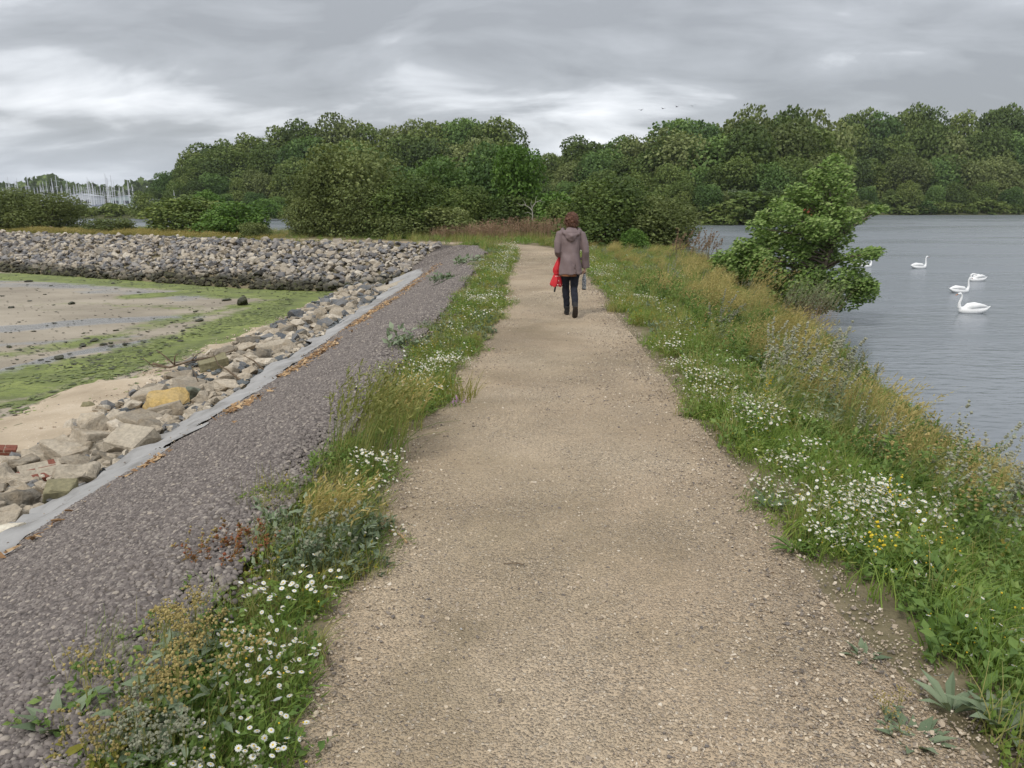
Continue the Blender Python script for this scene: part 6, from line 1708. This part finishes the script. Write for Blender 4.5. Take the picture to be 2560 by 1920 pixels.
# ------------------------------------------------------------------ gulls far off in the sky
GUL = plain('gull_grey', (0.22, 0.22, 0.24), 0.8, 0.2, 0.2)
gm = None
for i, (a, b) in enumerate(((1385, 238), (1432, 235), (1462, 231), (1496, 229))):
    x, y, z = atY(a, b, 140)
    t = empty('gull', (x, y, z), random.uniform(-1, 1), (1.0,) * 3); tag(t, 'tiny gull flying in the grey sky above the wood', 'gull', 'gulls far off above the wood')
    if gm is None:
        g = G(); tube(g, [(0, -.26, 0), (0, -.1, .01), (0, .12, .01), (0, .24, .02)], [.02, .06, .05, .02], 8); b1 = g.mesh('body', GUL, True)
        g = G(); g.add([(.03, .06, .03), (.03, -.09, .03), (.32, .10, .14), (.32, -.05, .14), (.68, -.06, .06), (.66, -.10, .06)], [(0, 1, 3, 2), (2, 3, 5, 4)])
        g.add([(.03, .06, .022), (.03, -.09, .022), (.32, .10, .132), (.32, -.05, .132), (.68, -.06, .054), (.66, -.10, .054)], [(0, 2, 3, 1), (2, 4, 5, 3)]); w1 = g.mesh('wing', GUL)
        gm = (b1, w1)
    o = bpy.data.objects.new('body', gm[0]); C.objects.link(o); o.parent = t
    for s in (1, -1):
        o = bpy.data.objects.new('wing', gm[1]); C.objects.link(o); o.parent = t; o.scale = (s, 1, 1); o.rotation_euler = (0, random.uniform(-.2, .2), 0)

# ------------------------------------------------------------------ the marina beyond the far shore at left
HULL = plain('white_hull', (0.72, 0.73, 0.75), 0.4, 0.4, 0.05)
HULB = plain('blue_hull', (0.06, 0.09, 0.17), 0.4, 0.4, 0.05)
MAST = plain('alloy_mast', (0.62, 0.63, 0.65), 0.45, 0.4, 0.05)
WIN = plain('cabin_window', (0.03, 0.035, 0.04), 0.2, 0.5, 0.1)
CANV = plain('sail_cover', (0.25, 0.27, 0.33), 0.8, 0.2, 0.2)
def yacht_parts(L_, H_, hullm):
    out = []
    st = [(-.5, .30, .05), (-.3, .36, .0), (0, .38, -.02), (.25, .30, .02), (.42, .14, .10), (.5, .02, .16)]
    v, f = [], []
    for x_, w_, k_ in st:
        for q in ((-1, .42 + .1 * max(0, x_ * 2)), (-.75, .12), (0, -.1), (.75, .12), (1, .42 + .1 * max(0, x_ * 2))):
            v.append((x_ * L_, q[0] * w_ * L_ * .42, (q[1] + k_ * .4) * 2.0))
    for i in range(5):
        for j in range(4): f.append((i * 5 + j, (i + 1) * 5 + j, (i + 1) * 5 + j + 1, i * 5 + j + 1))
        f.append((i * 5 + 4, (i + 1) * 5 + 4, (i + 1) * 5, i * 5))
    f2 = [(0, 1, 2), (0, 2, 3), (0, 3, 4)]
    g = G(); g.add(v, f); g.add(v[:5], f2); out.append(('hull', g.mesh('hull', hullm)))
    g = G(); bxm(g, (-.05 * L_, 0, 1.15), (.42 * L_, .2 * L_, .55)); out.append(('cabin', g.mesh('cabin', HULL)))
    g = G(); bxm(g, (-.05 * L_, 0, 1.2), (.3 * L_, .204 * L_, .2)); out.append(('cabin_window', g.mesh('cabin_window', WIN)))
    g = G(); tube(g, [(.06 * L_, 0, .9), (.06 * L_, 0, H_)], [.14, .10], 6); out.append(('mast', g.mesh('mast', MAST)))
    g = G(); tube(g, [(.05 * L_, 0, 2.1), (-.38 * L_, 0, 2.0)], [.2, .16], 6); out.append(('boom', g.mesh('boom', CANV)))
    g = G()
    for q in (.42, .68): tube(g, [(.06 * L_, -1.0, H_ * q), (.06 * L_, 1.0, H_ * q)], .05, 4)
    out.append(('spreader', g.mesh('spreader', MAST)))
    g = G()
    for a_ in ((-.48 * L_, 0, .9), (.48 * L_, 0, 1.2), (.06 * L_, 1.2, .9), (.06 * L_, -1.2, .9)): tube(g, [a_, (.06 * L_, 0, H_ * .97)], .012, 3)
    out.append(('stay', g.mesh('stay', MAST)))
    return out
kinds = [yacht_parts(9.5, 12.5, HULL), yacht_parts(11, 14.5, HULL), yacht_parts(8.5, 11, HULB)]
for i in range(74):
    a = 12 + (i % 34) * 8.4 + random.uniform(-3, 3); Yd = random.uniform(330, 470)
    if i >= 68: a = random.choice((150, 165, 185, 200, 225, 240, 262, 285)) + random.uniform(-5, 5); Yd = random.uniform(300, 330)
    x = atY(a, 450, Yd)[0]
    t = empty('yacht', (x, Yd, WATER_Z), random.uniform(-.6, .6) + random.choice((1.4, -1.4)), (random.uniform(.8, 1.08),) * 3)
    tag(t, 'white masted yacht moored in the distant marina', 'yacht', 'yachts moored in the distant marina')
    for nm, me in random.choice(kinds):
        o = bpy.data.objects.new(nm, me); C.objects.link(o); o.parent = t
for i, dx in enumerate((377, 382, 388)):
    x = atY(dx, 440, 178)[0]
    t = empty('yacht', (x, 178 + i * 2, -.9), 1.5, (.42,) * 3); tag(t, 'small laid up yacht among the trees right of the shed', 'yacht', 'laid up yachts by the shed')
    for nm, me in kinds[0]:
        o = bpy.data.objects.new(nm, me); C.objects.link(o); o.parent = t
ROOF = plain('grey_metal_roof', (0.36, 0.38, 0.40), 0.6, 0.3, 0.08, 4)
WALLP = plain('pale_shed_wall', (0.47, 0.49, 0.51), 0.7, 0.3, 0.06, 4)
def shed(label, a, Yd, w, h, d, rz, curved=False, wall=WALLP, roof=ROOF):
    x = atY(a, 450, Yd)[0]
    t = empty('shed', (x, Yd, -1.0), rz); tag(t, label, 'shed')
    g = G(); bxm(g, (0, 0, h / 2), (w, d, h)); g.build('wall', wall, t)
    g = G()
    n_ = 9 if curved else 3
    q = [(-w / 2 - .3 + (w + .6) * i / (n_ - 1), h + .02 + (math.sin(math.pi * i / (n_ - 1)) * h * (.45 if curved else .28))) for i in range(n_)]
    v = [(a_, s * (d / 2 + .3), z_) for s in (-1, 1) for a_, z_ in q] + [(a_, s * (d / 2 + .3), z_ + .25) for s in (-1, 1) for a_, z_ in q]
    f = []
    for i in range(n_ - 1):
        f += [(i, i + 1, n_ + i + 1, n_ + i), (2 * n_ + i, 3 * n_ + i, 3 * n_ + i + 1, 2 * n_ + i + 1), (i, 2 * n_ + i, 2 * n_ + i + 1, i + 1), (n_ + i, n_ + i + 1, 3 * n_ + i + 1, 3 * n_ + i)]
    g.add(v, f); g.build('roof', roof, t)
    v = [(a_, s * d / 2, z_) for s in (-1, 1) for a_, z_ in q]
    g = G(); g.add(v, [tuple(range(n_))[::-1], tuple(range(n_, 2 * n_))]); g.build('gable', wall, t)
    nw = max(2, int(w / 5))
    g2 = G(); bxm(g2, (0, 0, 0), (w / nw * .55, .12, h * .35)); wm = g2.mesh('window', WIN)
    for i in range(nw):
        o = bpy.data.objects.new('window', wm); C.objects.link(o); o.parent = t; o.location = (-w / 2 + w * (i + .5) / nw, -d / 2 - .02, h * .55)
    return t
shed('pale boat shed with curved roof at the foot of the wooded hill', 336, 172, 4.2, 2.2, 8, .5, True)
shed('long low white marina building behind the masts at left', 120, 480, 26, 4.5, 12, .1)
shed('white marina building behind the masts in the middle', 185, 490, 18, 6, 12, -.1)
shed('grey green low marina building at the right end of masts', 285, 460, 18, 5, 12, 0, wall=plain('grey_green_wall', (0.30, 0.36, 0.35), 0.7, 0.3, 0.05))
# the wooded horizon behind the marina: far too distant to tell its trees apart
g = G()
n = 2600; a_ = rng.uniform(-60, 420, n); Yd = rng.uniform(620, 720, n)
P = np.array([atY(q, 450, w_)[0] for q, w_ in zip(a_, Yd)]); base_h = 9 + 14 * vnoise(a_, a_ * 0, .014, 5) + 5 * vnoise(a_, a_ * 0, .06, 6)
pz = -1 + base_h * rng.random(n) ** .7
L_ = rng.uniform(2.5, 5, n)
g.stamp(CLUMP, scaled(frames(rng.normal(size=(n, 3))), L_, L_, L_), np.stack([P, Yd, pz], 1))
tag(g.build('distant_woods', T_OAK), kind='stuff')
g = G()
xs_ = np.linspace(-620, -200, 40)
g.add([(q, 600, -1.9) for q in xs_] + [(q, 660, 2.5 + 4 * vnoise(np.array([q]), np.array([0.0]), .02, 3)[0]) for q in xs_] + [(q, 900, 3) for q in xs_], [(i, i + 1, 40 + i + 1, 40 + i) for i in range(39)] + [(40 + i, 41 + i, 81 + i, 80 + i) for i in range(39)])
tag(g.build('far_hills', FARM, smooth=True), kind='structure')

# ------------------------------------------------------------------ the damp air between here and the far wood
hz = NT('damp_air')
hz.t.nodes.remove(hz.b)
vol = hz.n('ShaderNodeVolumePrincipled')
vol.inputs['Color'].default_value = (0.86, 0.90, 0.96, 1)
vol.inputs['Density'].default_value = 0.00012
hz.l(vol.outputs[0], hz.t.nodes['Material Output'].inputs['Volume'])
g = G(); bxm(g, (0, 465, 20.85), (1440, 990, 48.3))
tag(g.build('haze', hz.m), kind='stuff')
